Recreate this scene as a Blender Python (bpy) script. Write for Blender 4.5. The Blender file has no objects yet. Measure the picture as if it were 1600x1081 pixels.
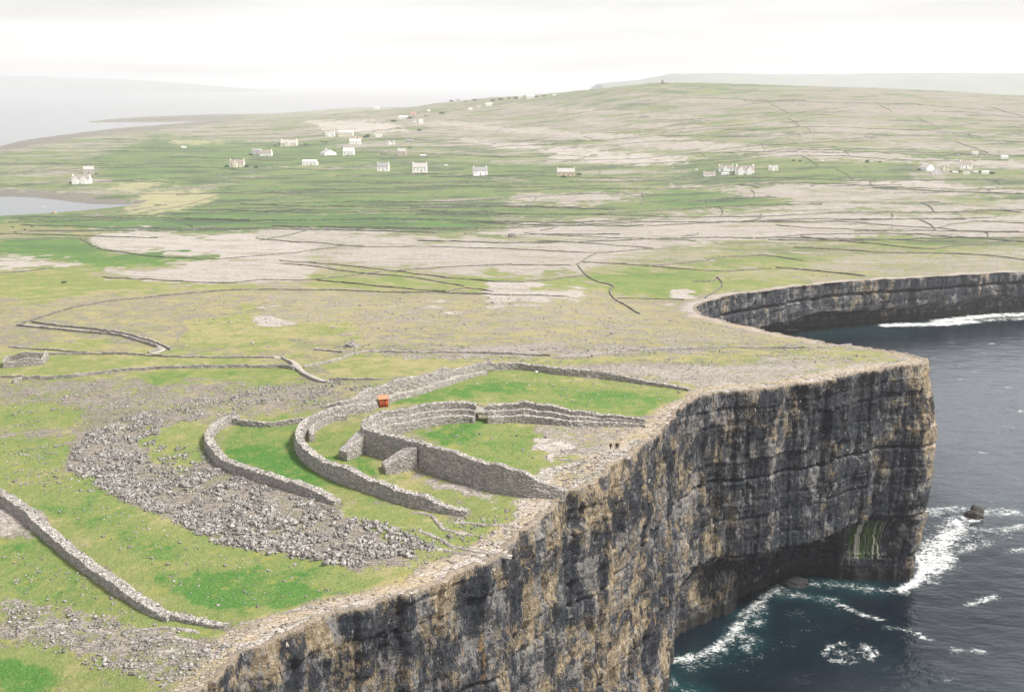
import bpy, bmesh, math, random
import numpy as np
from mathutils import Vector
random.seed(7); rng = np.random.default_rng(7)
C = bpy.context.scene.collection
sc = bpy.context.scene
R = math.radians
# ------------------------------------------------------------------ camera
CAMH, FPX, PITCH = 184.0, 1715.0, R(13.4)
cam = bpy.data.cameras.new('camera'); co = bpy.data.objects.new('camera', cam); C.objects.link(co)
co.location = (0, 0, CAMH); co.rotation_euler = (R(90) - PITCH, 0, 0)
cam.sensor_width = 36; cam.lens = 36 * FPX / 1600; cam.clip_start = 1; cam.clip_end = 200000
sc.camera = co
# ------------------------------------------------------------------ world, sun, exposure
SUN_EL, SUN_AZ = R(52), R(104)          # azimuth measured from +Y towards +X
w = bpy.data.worlds.new('World'); sc.world = w; w.use_nodes = True
wn = w.node_tree; wn.nodes.clear()
def nd(nt, t, **kw):
    n = nt.nodes.new(t)
    for k, v in kw.items():
        if k.startswith('i_'):
            key = k[2:]; key = int(key) if key.isdigit() else key.replace('_', ' ')
            s = n.inputs[key]
            if isinstance(v, bpy.types.NodeSocket): nt.links.new(v, s)
            else: s.default_value = v
        else: setattr(n, k, v)
    return n
sky = nd(wn, 'ShaderNodeTexSky', sky_type='NISHITA', sun_disc=False, sun_elevation=SUN_EL, sun_rotation=SUN_AZ)
tc = nd(wn, 'ShaderNodeTexCoord')
mp = nd(wn, 'ShaderNodeMapping', i_Vector=tc.outputs['Generated']); mp.inputs['Scale'].default_value = (1.2, 1.2, 16)
nz = nd(wn, 'ShaderNodeTexNoise', i_Vector=mp.outputs[0], i_Scale=1.6, i_Detail=5.0, i_Roughness=.5)
rp = nd(wn, 'ShaderNodeValToRGB', i_0=nz.outputs[0])
rp.color_ramp.elements[0].position = .34; rp.color_ramp.elements[0].color = (3.05, 2.92, 2.93, 1)
rp.color_ramp.elements[1].position = .62; rp.color_ramp.elements[1].color = (4.6, 4.38, 4.29, 1)
mx = nd(wn, 'ShaderNodeMix', data_type='RGBA'); mx.inputs[0].default_value = .90
wn.links.new(sky.outputs[0], mx.inputs[6]); wn.links.new(rp.outputs[0], mx.inputs[7])
bg = nd(wn, 'ShaderNodeBackground', i_Color=mx.outputs[2], i_Strength=.11)
wo = nd(wn, 'ShaderNodeOutputWorld', i_Surface=bg.outputs[0])
sl = bpy.data.lights.new('sun', 'SUN'); so = bpy.data.objects.new('sun', sl); C.objects.link(so)
sl.energy = 3.5; sl.angle = R(13); sl.color = (1, .95, .87)
sd_ = Vector((math.sin(SUN_AZ) * math.cos(SUN_EL), math.cos(SUN_AZ) * math.cos(SUN_EL), math.sin(SUN_EL)))
so.rotation_euler = sd_.to_track_quat('Z', 'Y').to_euler(); so.location = (200, 200, 900)
sc.view_settings.view_transform = 'Standard'; sc.view_settings.look = 'None'
sc.view_settings.exposure = 1.14; sc.view_settings.gamma = 1
sc.cycles.volume_bounces = 2
# ------------------------------------------------------------------ numeric helpers
def hsh(i, j, seed):
    h = (i.astype(np.int64) * 374761393 + j.astype(np.int64) * 668265263 + seed * 1274126177) & 0xffffffff
    h = ((h ^ (h >> 13)) * 1274126177) & 0xffffffff
    return ((h ^ (h >> 16)) & 0xffff) / 65535.0
def vn(x, y, seed=0):
    i = np.floor(x); j = np.floor(y); fx = x - i; fy = y - j
    fx = fx * fx * (3 - 2 * fx); fy = fy * fy * (3 - 2 * fy)
    a = hsh(i, j, seed); b = hsh(i + 1, j, seed); c = hsh(i, j + 1, seed); d = hsh(i + 1, j + 1, seed)
    return (a * (1 - fx) + b * fx) * (1 - fy) + (c * (1 - fx) + d * fx) * fy
def fbm(x, y, seed=0, n=4):
    t = 0; a = .5; s = 0
    for k in range(n):
        t = t + a * vn(x * 2 ** k + 17.3 * k, y * 2 ** k - 9.1 * k, seed + k); s += a; a *= .5
    return t / s
def sst(a, b, x):
    t = np.clip((x - a) / (b - a), 0, 1); return t * t * (3 - 2 * t)
def seg_dist(px, py, poly, closed=True):
    """unsigned distance and inside test of points against a polygon"""
    P = np.asarray(poly, float); n = len(P)
    d2 = np.full(px.shape, 1e30); ins = np.zeros(px.shape, bool)
    for k in range(n if closed else n - 1):
        ax, ay = P[k]; bx, by = P[(k + 1) % n]
        dx, dy = bx - ax, by - ay; L = dx * dx + dy * dy + 1e-12
        t = np.clip(((px - ax) * dx + (py - ay) * dy) / L, 0, 1)
        d2 = np.minimum(d2, (px - ax - t * dx) ** 2 + (py - ay - t * dy) ** 2)
        if closed:
            c = (ay > py) != (by > py)
            ins ^= c & (px < (bx - ax) * (py - ay) / (by - ay + 1e-12) + ax)
    return np.sqrt(d2), ins
def sdist(px, py, poly):
    d, i = seg_dist(px, py, poly); return np.where(i, d, -d)
# ------------------------------------------------------------------ lie of the land (survey of heights along bearings)
def kk(py): return math.tan(PITCH + math.atan((py - 540.5) / FPX))
def at_y(px, py, Y):
    dyd = (py - 540.5) / FPX
    return (px - 800) / FPX * Y / (math.cos(PITCH) - dyd * math.sin(PITCH))
def at_z(px, py, z):
    Y = (CAMH - z) / kk(py); return (at_y(px, py, Y), Y)
COL = {
 -500: [(90,64),(185,67),(265,70),(385,71),(520,65),(660,55),(900,39),(1150,21),(1500,3),(1700,-4),(1900,2),(2400,4),(3300,3),(3900,-3),(9500,-20)],
 0: [(90,70),(185,73),(230,75.5),(265,77),(315,77.5),(385,78),(440,76.5),(520,73),(660,63),(900,46),(1150,28),(1520,5),(1700,-3),(1900,2),(2500,4.5),(3000,3),(3426,0),(3900,-5),(9500,-20)],
 200: [(90,75),(185,78),(240,79),(290,80),(340,81.5),(400,80.5),(450,77.5),(530,72.5),(680,61),(900,45),(1150,29),(1500,9),(1700,2.5),(1900,3.5),(2500,7),(3400,9),(4300,6),(5500,4),(7000,-4),(9500,-20)],
 400: [(90,79),(190,81),(240,81.5),(290,83),(340,84),(400,81.5),(450,78),(530,72),(690,59),(920,42),(1420,16),(1850,6.5),(2450,8),(3100,13.5),(4400,17),(5700,16),(6800,6),(9500,-30)],
 600: [(90,81),(200,82.5),(240,83.5),(266,84.5),(300,86.5),(340,87),(370,85.5),(420,81.5),(530,71),(700,56.5),(950,39),(1400,19),(1800,11),(2350,14),(2850,25),(3600,42),(4500,58),(5300,64),(6000,35),(9500,-30)],
 800: [(90,81),(214,83),(240,84.5),(266,85),(300,87),(340,87.6),(368,86.5),(420,81.5),(530,71),(700,56),(950,38),(1400,19),(1780,15),(2350,16),(2850,28),(3400,56),(4200,100),(4900,131),(5600,120),(7000,40),(9500,-20)],
 1035: [(90,84),(250,86.2),(312,86.5),(345,86),(390,84.3),(430,80),(530,67),(650,53),(720,47.5),(950,37),(1400,21.5),(1750,19),(2250,24),(2600,38),(3000,68),(3600,120),(4300,188),(4900,170),(6500,60),(9500,-20)],
 1300: [(90,86),(350,86),(388,85),(420,81),(470,73.6),(530,66),(650,55),(790,40),(870,36),(1000,31.5),(1350,25),(1650,27),(2050,36),(2400,52),(2800,79),(3400,125),(4100,171),(4700,160),(6500,60),(9500,-20)],
 1600: [(90,86),(350,86),(388,85),(430,80),(530,66),(650,55),(790,42),(890,34),(1000,31),(1350,25),(1650,27.5),(2050,37),(2400,53),(2800,78),(3400,116),(3950,140),(4600,130),(6500,50),(9500,-20)],
 2200: [(90,86),(350,86),(388,85),(430,80),(530,66),(650,55),(790,42),(890,34),(1000,31),(1350,25),(1650,27.5),(2050,37),(2400,53),(2800,72),(3400,95),(3950,105),(4600,90),(6500,30),(9500,-20)],
}
def pchip(x, y, xi):
    x = np.asarray(x, float); y = np.asarray(y, float); h = np.diff(x); d = np.diff(y) / h
    m = np.zeros_like(y); m[0] = d[0]; m[-1] = d[-1]
    for i in range(1, len(x) - 1):
        m[i] = 0 if d[i-1] * d[i] <= 0 else 2 * d[i-1] * d[i] / (d[i-1] + d[i])
    k = np.clip(np.searchsorted(x, xi) - 1, 0, len(h) - 1); t = (xi - x[k]) / h[k]
    return ((1+2*t)*(1-t)**2*y[k] + t*(1-t)**2*h[k]*m[k] + t*t*(3-2*t)*y[k+1] + t*t*(t-1)*h[k]*m[k+1])
LY = np.linspace(math.log(90), math.log(9500), 700)
US = np.array([(p - 800) / FPX / .98 for p in COL])
tab = np.array([pchip(np.log([a for a, b in v]), [b for a, b in v], LY) for v in COL.values()])
UG = np.linspace(US[0], US[-1], 260)
TAB = np.array([pchip(US, tab[:, j], UG) for j in range(len(LY))]).T      # [u, logY]
for _ in range(3):                                                          # soften between bearings
    TAB[1:-1] = .25 * TAB[:-2] + .5 * TAB[1:-1] + .25 * TAB[2:]
BAY = [at_z(px, py, 0) for px, py in [(-500,296),(-100,304),(0,306.5),(50,308),(90,312),(110,315),(140,318),(170,319),(205,318),(215,316),(205,320),(180,325),(135,329),(90,333),(40,336),(0,339),(-100,343),(-500,352)]]
OPEN = [at_z(px, py, 0) for px, py in [(-900,300),(0,229),(30,221),(60,216),(130,207),(190,200),(250,195.5),(300,191.5),(325,189.5),(250,190.5),(200,190.8),(168,191),(140,191.5),(138,190.5),(165,187.5),(200,184.5),(250,182),(300,180.3),(372,178.8),(420,178.5),(480,174),(560,168),(620,160),(640,140),(-900,140)]]
def base_z(x, y):
    u = np.clip((x / y - UG[0]) / (UG[1] - UG[0]), 0, len(UG) - 1.001)
    v = np.clip((np.log(y) - LY[0]) / (LY[1] - LY[0]), 0, len(LY) - 1.001)
    i = u.astype(int); j = v.astype(int); fu = u - i; fv = v - j
    z = (TAB[i, j]*(1-fu) + TAB[i+1, j]*fu)*(1-fv) + (TAB[i, j+1]*(1-fu) + TAB[i+1, j+1]*fu)*fv
    return z
def land_z(x, y, detail=True):
    x = np.asarray(x, float); y = np.maximum(np.asarray(y, float), 91.0)
    z = base_z(x, y)
    m = (y > 1300)
    if m.any():
        zz = z[m]; xx = x[m]; yy = y[m]
        mm = (yy < 2300) & (xx < 0)
        if mm.any():
            s = sdist(xx[mm], yy[mm], BAY); zb = zz[mm]
            zz[mm] = np.where(s > 0, -1.0 - s * .04, np.minimum(np.maximum(zb, 1.0), .3 + 5 * (1 - np.exp(s / 30.)) + np.maximum(zb, 0) * (1 - np.exp(s / 120.))))
        mm = (yy > 2600) & (xx < 0)
        if mm.any():
            s = sdist(xx[mm], yy[mm], OPEN); zb = np.maximum(zz[mm], 3.0)
            zz[mm] = np.where(s > 0, -1.0 - s * .03, np.where(s < -700, zb, np.minimum(zb, .5 - s * .06 + zb * sst(150, 700, -s))))
        z[m] = zz
    if detail:
        a = np.where(y < 600, .55, .55 + np.minimum((y - 600) / 900., 1.6))
        z = z + np.where(z > 1.5, a * (fbm(x / 17., y / 17., 3, 3) - .5) * 1.3 + (fbm(x / 3.1, y / 3.1, 5, 2) - .5) * .35
                         + np.where(y > 900, (fbm(x / 90., y / 60., 9, 3) - .5) * np.minimum((y - 900) / 400, 9), 0) * np.clip((z - 2) / 12, 0, 1), 0)
    return z
YS = np.exp(np.linspace(math.log(95), math.log(9000), 2600))
def at(px, py):
    """the point of the land seen along a bearing and a depression angle"""
    k = kk(py); dyd = (py - 540.5) / FPX
    xs = (px - 800) / FPX * YS / (math.cos(PITCH) - dyd * math.sin(PITCH))
    g = (CAMH - k * YS) - land_z(xs, YS, False)
    i = int(np.argmax(g <= 0))
    if i == 0: i = len(YS) - 1 if g[0] > 0 else 1
    t = g[i-1] / (g[i-1] - g[i] + 1e-9); Y = YS[i-1] + t * (YS[i] - YS[i-1])
    return at_y(px, py, Y), float(Y)
def z1(x, y, d=True): return float(land_z(np.array([x]), np.array([y]), d)[0])
# ------------------------------------------------------------------ mesh helpers
def mesh_np(name, V, F, smooth=False):
    """F: array (n,4) or (n,3)"""
    me = bpy.data.meshes.new(name); V = np.asarray(V, np.float32); F = np.asarray(F, np.int32)
    n = F.shape[1]
    me.vertices.add(len(V)); me.vertices.foreach_set('co', V.ravel())
    me.loops.add(F.size); me.loops.foreach_set('vertex_index', F.ravel())
    me.polygons.add(len(F)); me.polygons.foreach_set('loop_start', np.arange(0, F.size, n, dtype=np.int32))
    me.polygons.foreach_set('loop_total', np.full(len(F), n, np.int32))
    if smooth: me.polygons.foreach_set('use_smooth', np.ones(len(F), bool))
    me.update(calc_edges=True); return me
def attr(me, name, val):
    a = me.attributes.new(name, 'FLOAT', 'POINT'); a.data.foreach_set('value', np.asarray(val, np.float32))
def attrv(me, name, val):
    a = me.attributes.new(name, 'FLOAT_VECTOR', 'POINT'); a.data.foreach_set('vector', np.asarray(val, np.float32).ravel())
def link(name, me, mat=None, parent=None, **props):
    o = bpy.data.objects.new(name, me); C.objects.link(o)
    if mat is not None and me is not None and not me.materials: me.materials.append(mat)
    if parent is not None: o.parent = parent
    for k, v in props.items(): o[k] = v
    return o
def thing(name, loc, label, category, rz=0, group=None):
    o = bpy.data.objects.new(name, None); C.objects.link(o); o.location = loc; o.rotation_euler = (0, 0, rz)
    o.empty_display_size = .5
    o['label'] = label; o['category'] = category; o['kind'] = 'thing'
    if group: o['group'] = group
    return o
def grid_faces(nr, nc, off=0):
    i = np.arange(nr - 1)[:, None] * nc + np.arange(nc - 1)[None, :]
    i = i.ravel() + off
    return np.stack([i, i + 1, i + 1 + nc, i + nc], 1)
def boxes_mesh(name, items):
    """items: list of (x0,x1,y0,y1,z0,z1)"""
    V = []; F = []
    for (a, b, c, d, e, f) in items:
        o = len(V)
        V += [(a,c,e),(b,c,e),(b,d,e),(a,d,e),(a,c,f),(b,c,f),(b,d,f),(a,d,f)]
        F += [(o,o+3,o+2,o+1),(o+4,o+5,o+6,o+7),(o,o+1,o+5,o+4),(o+1,o+2,o+6,o+5),(o+2,o+3,o+7,o+6),(o+3,o,o+4,o+7)]
    return mesh_np(name, V, F)
def poly_mesh(name, V, F):
    me = bpy.data.meshes.new(name); me.from_pydata(V, [], F); me.update(); return me
# ------------------------------------------------------------------ materials
def newmat(name, rough=.9, spec=.2):
    m = bpy.data.materials.new(name); m.use_nodes = True; nt = m.node_tree
    b = nt.nodes['Principled BSDF']; b.inputs['Roughness'].default_value = rough
    b.inputs['Specular IOR Level'].default_value = spec
    return m, nt, b
def flat(name, col, var=.12, scale=2.0, rough=.85):
    m, nt, b = newmat(name, rough)
    t = nd(nt, 'ShaderNodeTexCoord'); n = nd(nt, 'ShaderNodeTexNoise', i_Vector=t.outputs['Object'], i_Scale=scale, i_Detail=4.0)
    r = nd(nt, 'ShaderNodeMapRange', i_0=n.outputs[0]); r.inputs[1].default_value = .3; r.inputs[2].default_value = .7
    r.inputs[3].default_value = 1 - var; r.inputs[4].default_value = 1 + var
    mul = nd(nt, 'ShaderNodeVectorMath', operation='SCALE'); mul.inputs[0].default_value = col; nt.links.new(r.outputs[0], mul.inputs['Scale'])
    nt.links.new(mul.outputs[0], b.inputs['Base Color']); return m
class G:
    """small node-building helper"""
    def __init__(s, nt): s.nt = nt; s.pos = nd(nt, 'ShaderNodeNewGeometry').outputs['Position']
    def at(s, n, vec=False):
        a = nd(s.nt, 'ShaderNodeAttribute', attribute_name=n); return a.outputs['Vector' if vec else 'Fac']
    def noise(s, scale, detail=4., rough=.55, vec=None, st=(1, 1, 1), dist=0., rot=0.):
        mp = nd(s.nt, 'ShaderNodeMapping', i_Vector=s.pos if vec is None else vec); mp.inputs['Scale'].default_value = st; mp.inputs['Rotation'].default_value = (0, 0, rot)
        return nd(s.nt, 'ShaderNodeTexNoise', i_Vector=mp.outputs[0], i_Scale=scale, i_Detail=detail, i_Roughness=rough, i_Distortion=dist).outputs[0]
    def vor(s, scale, feature='DISTANCE_TO_EDGE', st=(1, 1, 1), vec=None, rot=0.):
        mp = nd(s.nt, 'ShaderNodeMapping', i_Vector=s.pos if vec is None else vec); mp.inputs['Scale'].default_value = st; mp.inputs['Rotation'].default_value = (0, 0, rot)
        n = nd(s.nt, 'ShaderNodeTexVoronoi', feature=feature, i_Vector=mp.outputs[0], i_Scale=scale)
        return n.outputs['Distance'] if feature == 'DISTANCE_TO_EDGE' else n.outputs['Color']
    def m(s, op, a, b=0., c=None):
        n = nd(s.nt, 'ShaderNodeMath', operation=op, i_0=a, i_1=b)
        return n.outputs[0]
    def add(s, *x):
        r = x[0]
        for y in x[1:]: r = s.m('ADD', r, y)
        return r
    def cen(s, v, k): return s.m('MULTIPLY', s.m('SUBTRACT', v, .5), k)
    def ss(s, v, a, b, lo=0., hi=1.):
        n = nd(s.nt, 'ShaderNodeMapRange', interpolation_type='SMOOTHSTEP', i_0=v, i_1=a, i_2=b, i_3=lo, i_4=hi); return n.outputs[0]
    def mix(s, f, a, b):
        n = nd(s.nt, 'ShaderNodeMix', data_type='RGBA'); L = s.nt.links
        for i, v in ((0, f), (6, a), (7, b)):
            if isinstance(v, bpy.types.NodeSocket): L.new(v, n.inputs[i])
            else: n.inputs[i].default_value = v if i == 0 else (*v, 1)
        return n.outputs[2]
    def mul(s, f, a):
        n = nd(s.nt, 'ShaderNodeVectorMath', operation='SCALE'); s.nt.links.new(a, n.inputs[0])
        if isinstance(f, bpy.types.NodeSocket): s.nt.links.new(f, n.inputs['Scale'])
        else: n.inputs['Scale'].default_value = f
        return n.outputs[0]
    def bump(s, b, h, strength, dist):
        n = nd(s.nt, 'ShaderNodeBump', i_Height=h, i_Strength=strength, i_Distance=dist); s.nt.links.new(n.outputs[0], b.inputs['Normal'])
def ground_mat():
    m, nt, b = newmat('ground_cover', .95, .1); g = G(nt)
    A = g.noise(.11, 5., .6, dist=.6); B = g.noise(.55, 5., .68); Fn = g.noise(2.1, 3., .7)
    L1 = g.noise(.012, 5., .6, st=(.45, 1, 1), rot=.12); L2 = g.noise(.004, 5., .62, st=(.35, 1.1, 1), rot=.18)
    far = g.at('far'); MS = g.noise(.045, 6., .66, st=(.4, 1.2, 1), rot=.1, dist=.4)
    cov = g.add(g.at('grass'), g.cen(A, .9), g.cen(B, 1.1), g.cen(Fn, .6), g.m('MULTIPLY', g.cen(MS, 1.0), g.add(.35, far)), g.m('MULTIPLY', g.cen(L1, 1.5), far), g.m('MULTIPLY', g.cen(L2, 1.3), far))
    gm = g.ss(cov, .40, .58)
    lush = g.add(g.at('lush'), g.cen(g.noise(.21, 6., .7, dist=.4), 1.0), g.cen(g.noise(.06, 5., .6), 1.1), g.cen(B, .5), g.m('MULTIPLY', g.cen(L1, .8), far))
    gc = g.mix(g.ss(lush, .12, .5), (.268, .240, .125), (.152, .188, .064)); gc = g.mix(g.ss(lush, .5, .98), gc, (.058, .148, .032))
    tf = g.noise(5., 4., .75); gc = g.mix(g.ss(Fn, .52, .80, 0, .55), gc, (.27, .23, .11)); gc = g.mul(g.ss(g.add(tf, g.cen(Fn, .6)), .25, .75, .66, 1.34), gc); gc = g.mix(g.ss(g.noise(.8, 6., .75), .50, .70, 0, .45), gc, (.06, .09, .022)); gc = g.mix(g.ss(g.noise(.23, 6., .75), .52, .66, 0, .6), gc, (.24, .22, .07))
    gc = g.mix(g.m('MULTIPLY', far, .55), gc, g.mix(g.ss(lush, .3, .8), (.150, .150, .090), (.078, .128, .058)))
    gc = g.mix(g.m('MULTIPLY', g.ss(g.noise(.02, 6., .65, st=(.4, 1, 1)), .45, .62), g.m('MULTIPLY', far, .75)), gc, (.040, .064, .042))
    rk = g.mix(g.ss(g.add(g.at('pale'), g.cen(A, .7), g.cen(B, .5)), .25, .85), (.250, .222, .198), (.44, .40, .375))
    stn = g.vor(1.15, 'F1', st=(.75, 1.2, 1)); sx = nd(nt, 'ShaderNodeSeparateColor', i_0=stn).outputs[0]
    rk = g.mul(g.ss(sx, 0., 1., .82, 1.14), rk)
    rk = g.mix(g.m('MULTIPLY', g.ss(g.add(MS, g.cen(B, .6)), .50, .66), .65), rk, (.185, .185, .105))
    rk = g.mix(g.ss(g.vor(.42, st=(.5, 1.4, 1), rot=.35), .0, .08, .5, 0), rk, (.075, .075, .05))
    rk = g.mix(g.ss(g.noise(.9, 5., .7), .55, .7, 0, .7), rk, (.10, .095, .085))
    tn = g.add(g.at('tan'), g.cen(B, .5), g.cen(A, .5))
    col = g.mix(gm, rk, gc)
    col = g.mix(g.ss(tn, .35, .75, 0, .85), col, g.mix(B, (.40, .29, .15), (.30, .25, .15)))
    col = g.mix(g.at('sand'), col, (.40, .345, .22))
    col = g.mix(g.ss(g.add(g.at('shore'), g.cen(B, .3), g.cen(L1, .4)), .3, .7), col, g.mix(B, (.09, .088, .08), (.20, .18, .16)))
    nt.links.new(col, b.inputs['Base Color'])
    g.bump(b, g.add(g.m('MULTIPLY', g.ss(g.vor(.9, st=(.6, 1.3, 1)), 0, .12), g.m('SUBTRACT', 1., gm)), Fn, g.m('MULTIPLY', B, 1.6)), .9, .28)
    return m
def cliff_mat():
    m, nt, b = newmat('cliff_limestone', .8, .25); g = G(nt); v = g.at('cuv', True); tone = g.at('tone')
    s1 = g.noise(1., 6., .66, vec=v, st=(.28, .045, 0), dist=.15); s2 = g.noise(1., 6., .72, vec=v, st=(.75, .17, 0), dist=.15)
    s3 = g.noise(1., 5., .75, vec=v, st=(2.3, .55, 0)); bed = g.noise(1., 5., .65, vec=v, st=(.04, .9, 0)); mo = g.noise(.8, 7., .74, st=(1, 1, .7))
    bigp = g.noise(1., 5., .58, vec=v, st=(.075, .045, 0), dist=.7); bigd = g.noise(1., 6., .62, vec=v, st=(.07, .05, 0), dist=.9)
    j1, j2, j3, j4, bc = [g.at(q) for q in ('j1', 'j2', 'j3', 'j4', 'bedc')]
    c = g.mix(g.ss(g.add(mo, g.cen(s3, .6), g.cen(bed, .3), g.cen(j3, .22)), .40, .60), (.055, .060, .070), (.255, .245, .235))
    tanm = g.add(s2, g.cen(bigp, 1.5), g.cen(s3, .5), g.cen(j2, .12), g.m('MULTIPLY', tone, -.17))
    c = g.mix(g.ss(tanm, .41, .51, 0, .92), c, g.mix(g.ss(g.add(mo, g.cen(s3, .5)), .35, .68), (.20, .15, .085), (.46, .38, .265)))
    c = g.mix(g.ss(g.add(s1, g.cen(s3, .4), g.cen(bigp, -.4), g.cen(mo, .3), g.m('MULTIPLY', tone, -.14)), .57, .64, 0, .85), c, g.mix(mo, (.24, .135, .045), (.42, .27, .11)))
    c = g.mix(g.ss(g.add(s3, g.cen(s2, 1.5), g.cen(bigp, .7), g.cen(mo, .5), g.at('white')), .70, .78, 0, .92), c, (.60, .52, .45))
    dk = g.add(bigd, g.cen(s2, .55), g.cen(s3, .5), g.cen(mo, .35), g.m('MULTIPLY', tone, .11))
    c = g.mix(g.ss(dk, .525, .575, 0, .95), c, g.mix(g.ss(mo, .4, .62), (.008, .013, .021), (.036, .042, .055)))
    c = g.mix(g.ss(g.add(s3, g.cen(s2, .8), g.cen(mo, .8)), .76, .80, 0, .9), c, (.014, .014, .016))
    c = g.mix(g.ss(g.add(s3, g.cen(g.noise(1., 4., .7, vec=v, st=(1.1, .3, 0)), 1.6), g.cen(j4, .2)), .80, .86, 0, .85), c, (.58, .53, .46))
    c = g.mul(g.ss(g.add(bc, g.cen(j4, .4)), 0, 1, .86, 1.14), c)
    c = g.mix(g.ss(g.add(g.at('wet'), g.cen(mo, .4)), .4, .8, 0, .85), c, (.022, .022, .019))
    c = g.mix(g.ss(g.add(g.at('rim'), g.cen(mo, 1.2), g.cen(s2, .4)), .55, .80, 0, .8), c, g.mix(mo, (.26, .20, .12), (.46, .40, .34)))
    al = g.add(g.at('algae'), g.cen(s3, .9), g.cen(s2, .9))
    c = g.mix(g.ss(al, .66, .90, 0, .9), c, (.09, .17, .02)); c = g.mix(g.ss(g.add(g.at('algae'), g.cen(g.noise(1., 3., .6, vec=v, st=(1.3, .02, 0)), 2.2)), .80, 1.0, 0, .95), c, (.62, .60, .50))
    nt.links.new(c, b.inputs['Base Color'])
    g.bump(b, g.add(mo, s3, g.m('MULTIPLY', bed, 1.2), g.noise(2.6, 3., .7), g.m('MULTIPLY', g.ss(g.vor(1., vec=v, st=(.55, .22, 1)), 0, .05), .35)), 1., .65)
    return m
def wall_mat(name='drystone', lo=(.285, .268, .25), hi=(.47, .44, .41), sc_=1.9):
    m, nt, b = newmat(name, .95, .1); g = G(nt)
    cc = nd(nt, 'ShaderNodeSeparateColor', i_0=g.vor(sc_, 'F1', st=(.7, .7, 1.5))).outputs[0]
    e = g.vor(sc_, st=(.7, .7, 1.5))
    c = g.mix(g.ss(g.add(cc, g.cen(g.noise(.35, 4.), .8)), .1, .95), lo, hi)
    c = g.mix(g.ss(e, .0, .06, .45, 0), c, (.07, .066, .06)); c = g.mix(g.ss(g.noise(2.7, 3., .7), .6, .72, 0, .5), c, (.44, .42, .38))
    nt.links.new(c, b.inputs['Base Color']); g.bump(b, g.add(g.ss(e, 0, .14), g.noise(3., 3.)), 1., .2); return m
M_GROUND = ground_mat(); M_CLIFF = cliff_mat(); M_WALL = wall_mat()
M_FWALL = wall_mat('field_drystone', (.12, .115, .10), (.26, .245, .22), 1.2); M_FAR = wall_mat('far_drystone', (.10, .11, .09), (.20, .20, .17), .5)
M_STONE = wall_mat('rubble_limestone', (.20, .19, .182), (.38, .365, .345), .9)
# ------------------------------------------------------------------ coast
EDGE_PX = [(320,1081),(345,1056),(375,1030),(400,1012),(432,994),(470,975),(505,964),(540,957),(575,948),(612,936),(650,926),(690,912),(722,899),(752,888),(782,873),(800,858),(815,842),(835,812),(850,800),(880,781),(905,764),(930,746),(955,730),(975,716),(1000,700),(1022,684),(1040,670),(1052,658),(1062,644),(1078,630),(1095,619),(1115,613),(1140,611),(1165,609),(1190,608),(1212,606),(1240,601),(1262,597),(1300,593),(1332,589),(1342,581),(1375,577),(1412,572),(1436,569.5),(1452,567.5),(1456,566),(1448,562),(1411,551.5),(1375,546),(1330,541),(1290,535.5),(1265,529),(1230,524),(1190,515),(1160,509),(1130,502),(1105,495),(1090,488)]
BAY_PX = [(1084,480),(1092,474),(1110,470),(1135,462),(1165,458),(1200,455),(1240,448),(1290,443),(1340,439),(1400,435),(1470,432),(1530,428),(1600,425)]
edge = [(-230, -10), (-165, 62), (-118, 110), (-82, 142)] + [at(*p) for p in EDGE_PX] + [at(*p) for p in BAY_PX]
NE = 4 + len(EDGE_PX)
edge += [(520, 930), (700, 1010), (1000, 1140), (1700, 1500), (3200, 2400), (6500, 5200)]
edge = np.array(edge)
def resample(P, step_fn):
    P = np.asarray(P, float); d = np.r_[0, np.cumsum(np.hypot(*np.diff(P, axis=0).T))]
    s = [0.]
    while s[-1] < d[-1]:
        x, y = np.interp(s[-1], d, P[:, 0]), np.interp(s[-1], d, P[:, 1]); s.append(s[-1] + step_fn(x, y))
    s = np.minimum(np.array(s), d[-1]); return np.stack([np.interp(s, d, P[:, 0]), np.interp(s, d, P[:, 1])], 1), s
# soften corners of the traced edge, then break it into joint-bounded blocks
def chaikin(P, n=1):
    for _ in range(n):
        Q = [P[0]]
        for a, b in zip(P[:-1], P[1:]): Q += [.75*a + .25*b, .25*a + .75*b]
        P = np.array(Q + [P[-1]])
    return P
E, ES = resample(chaikin(edge, 2), lambda x, y: .5 if y < 480 and x > -120 else (1.3 if y < 960 and x < 560 else (2.5 if x < 560 else 14.)))
T = np.gradient(E, axis=0); T /= np.linalg.norm(T, axis=1)[:, None] + 1e-9
for _ in range(14): T[1:-1] = (T[:-2] + 2 * T[1:-1] + T[2:]) / 4
T /= np.linalg.norm(T, axis=1)[:, None]; NRM = np.stack([T[:, 1], -T[:, 0]], 1)     # seaward
def blk(s, w, seed, amp):                # piecewise constant jogs along the edge
    q = s / w + .6 * vn(s / (w * 2.3), s * 0 + seed, seed); i = np.floor(q)
    a = hsh(i, i * 0 + 3, seed); b = hsh(i + 1, i * 0 + 3, seed); f = sst(.90, 1., q - i)
    return (a * (1 - f) + b * f - .5) * 2 * amp
jog = blk(ES, 9., 1, 1.3) + blk(ES, 3.4, 2, .7) + (fbm(ES / 1.3, ES * 0, 4, 2) - .5) * .8
RIM = E + NRM * jog[:, None]
COAST = np.vstack([RIM, [(14000, 9600), (14000, 30000), (-14000, 30000), (-14000, -600), (-300, -600)]])
COAST_C = np.vstack([edge[:-1], [(14000, 9600), (14000, 30000), (-14000, 30000), (-14000, -600), (-300, -600)]])
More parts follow.
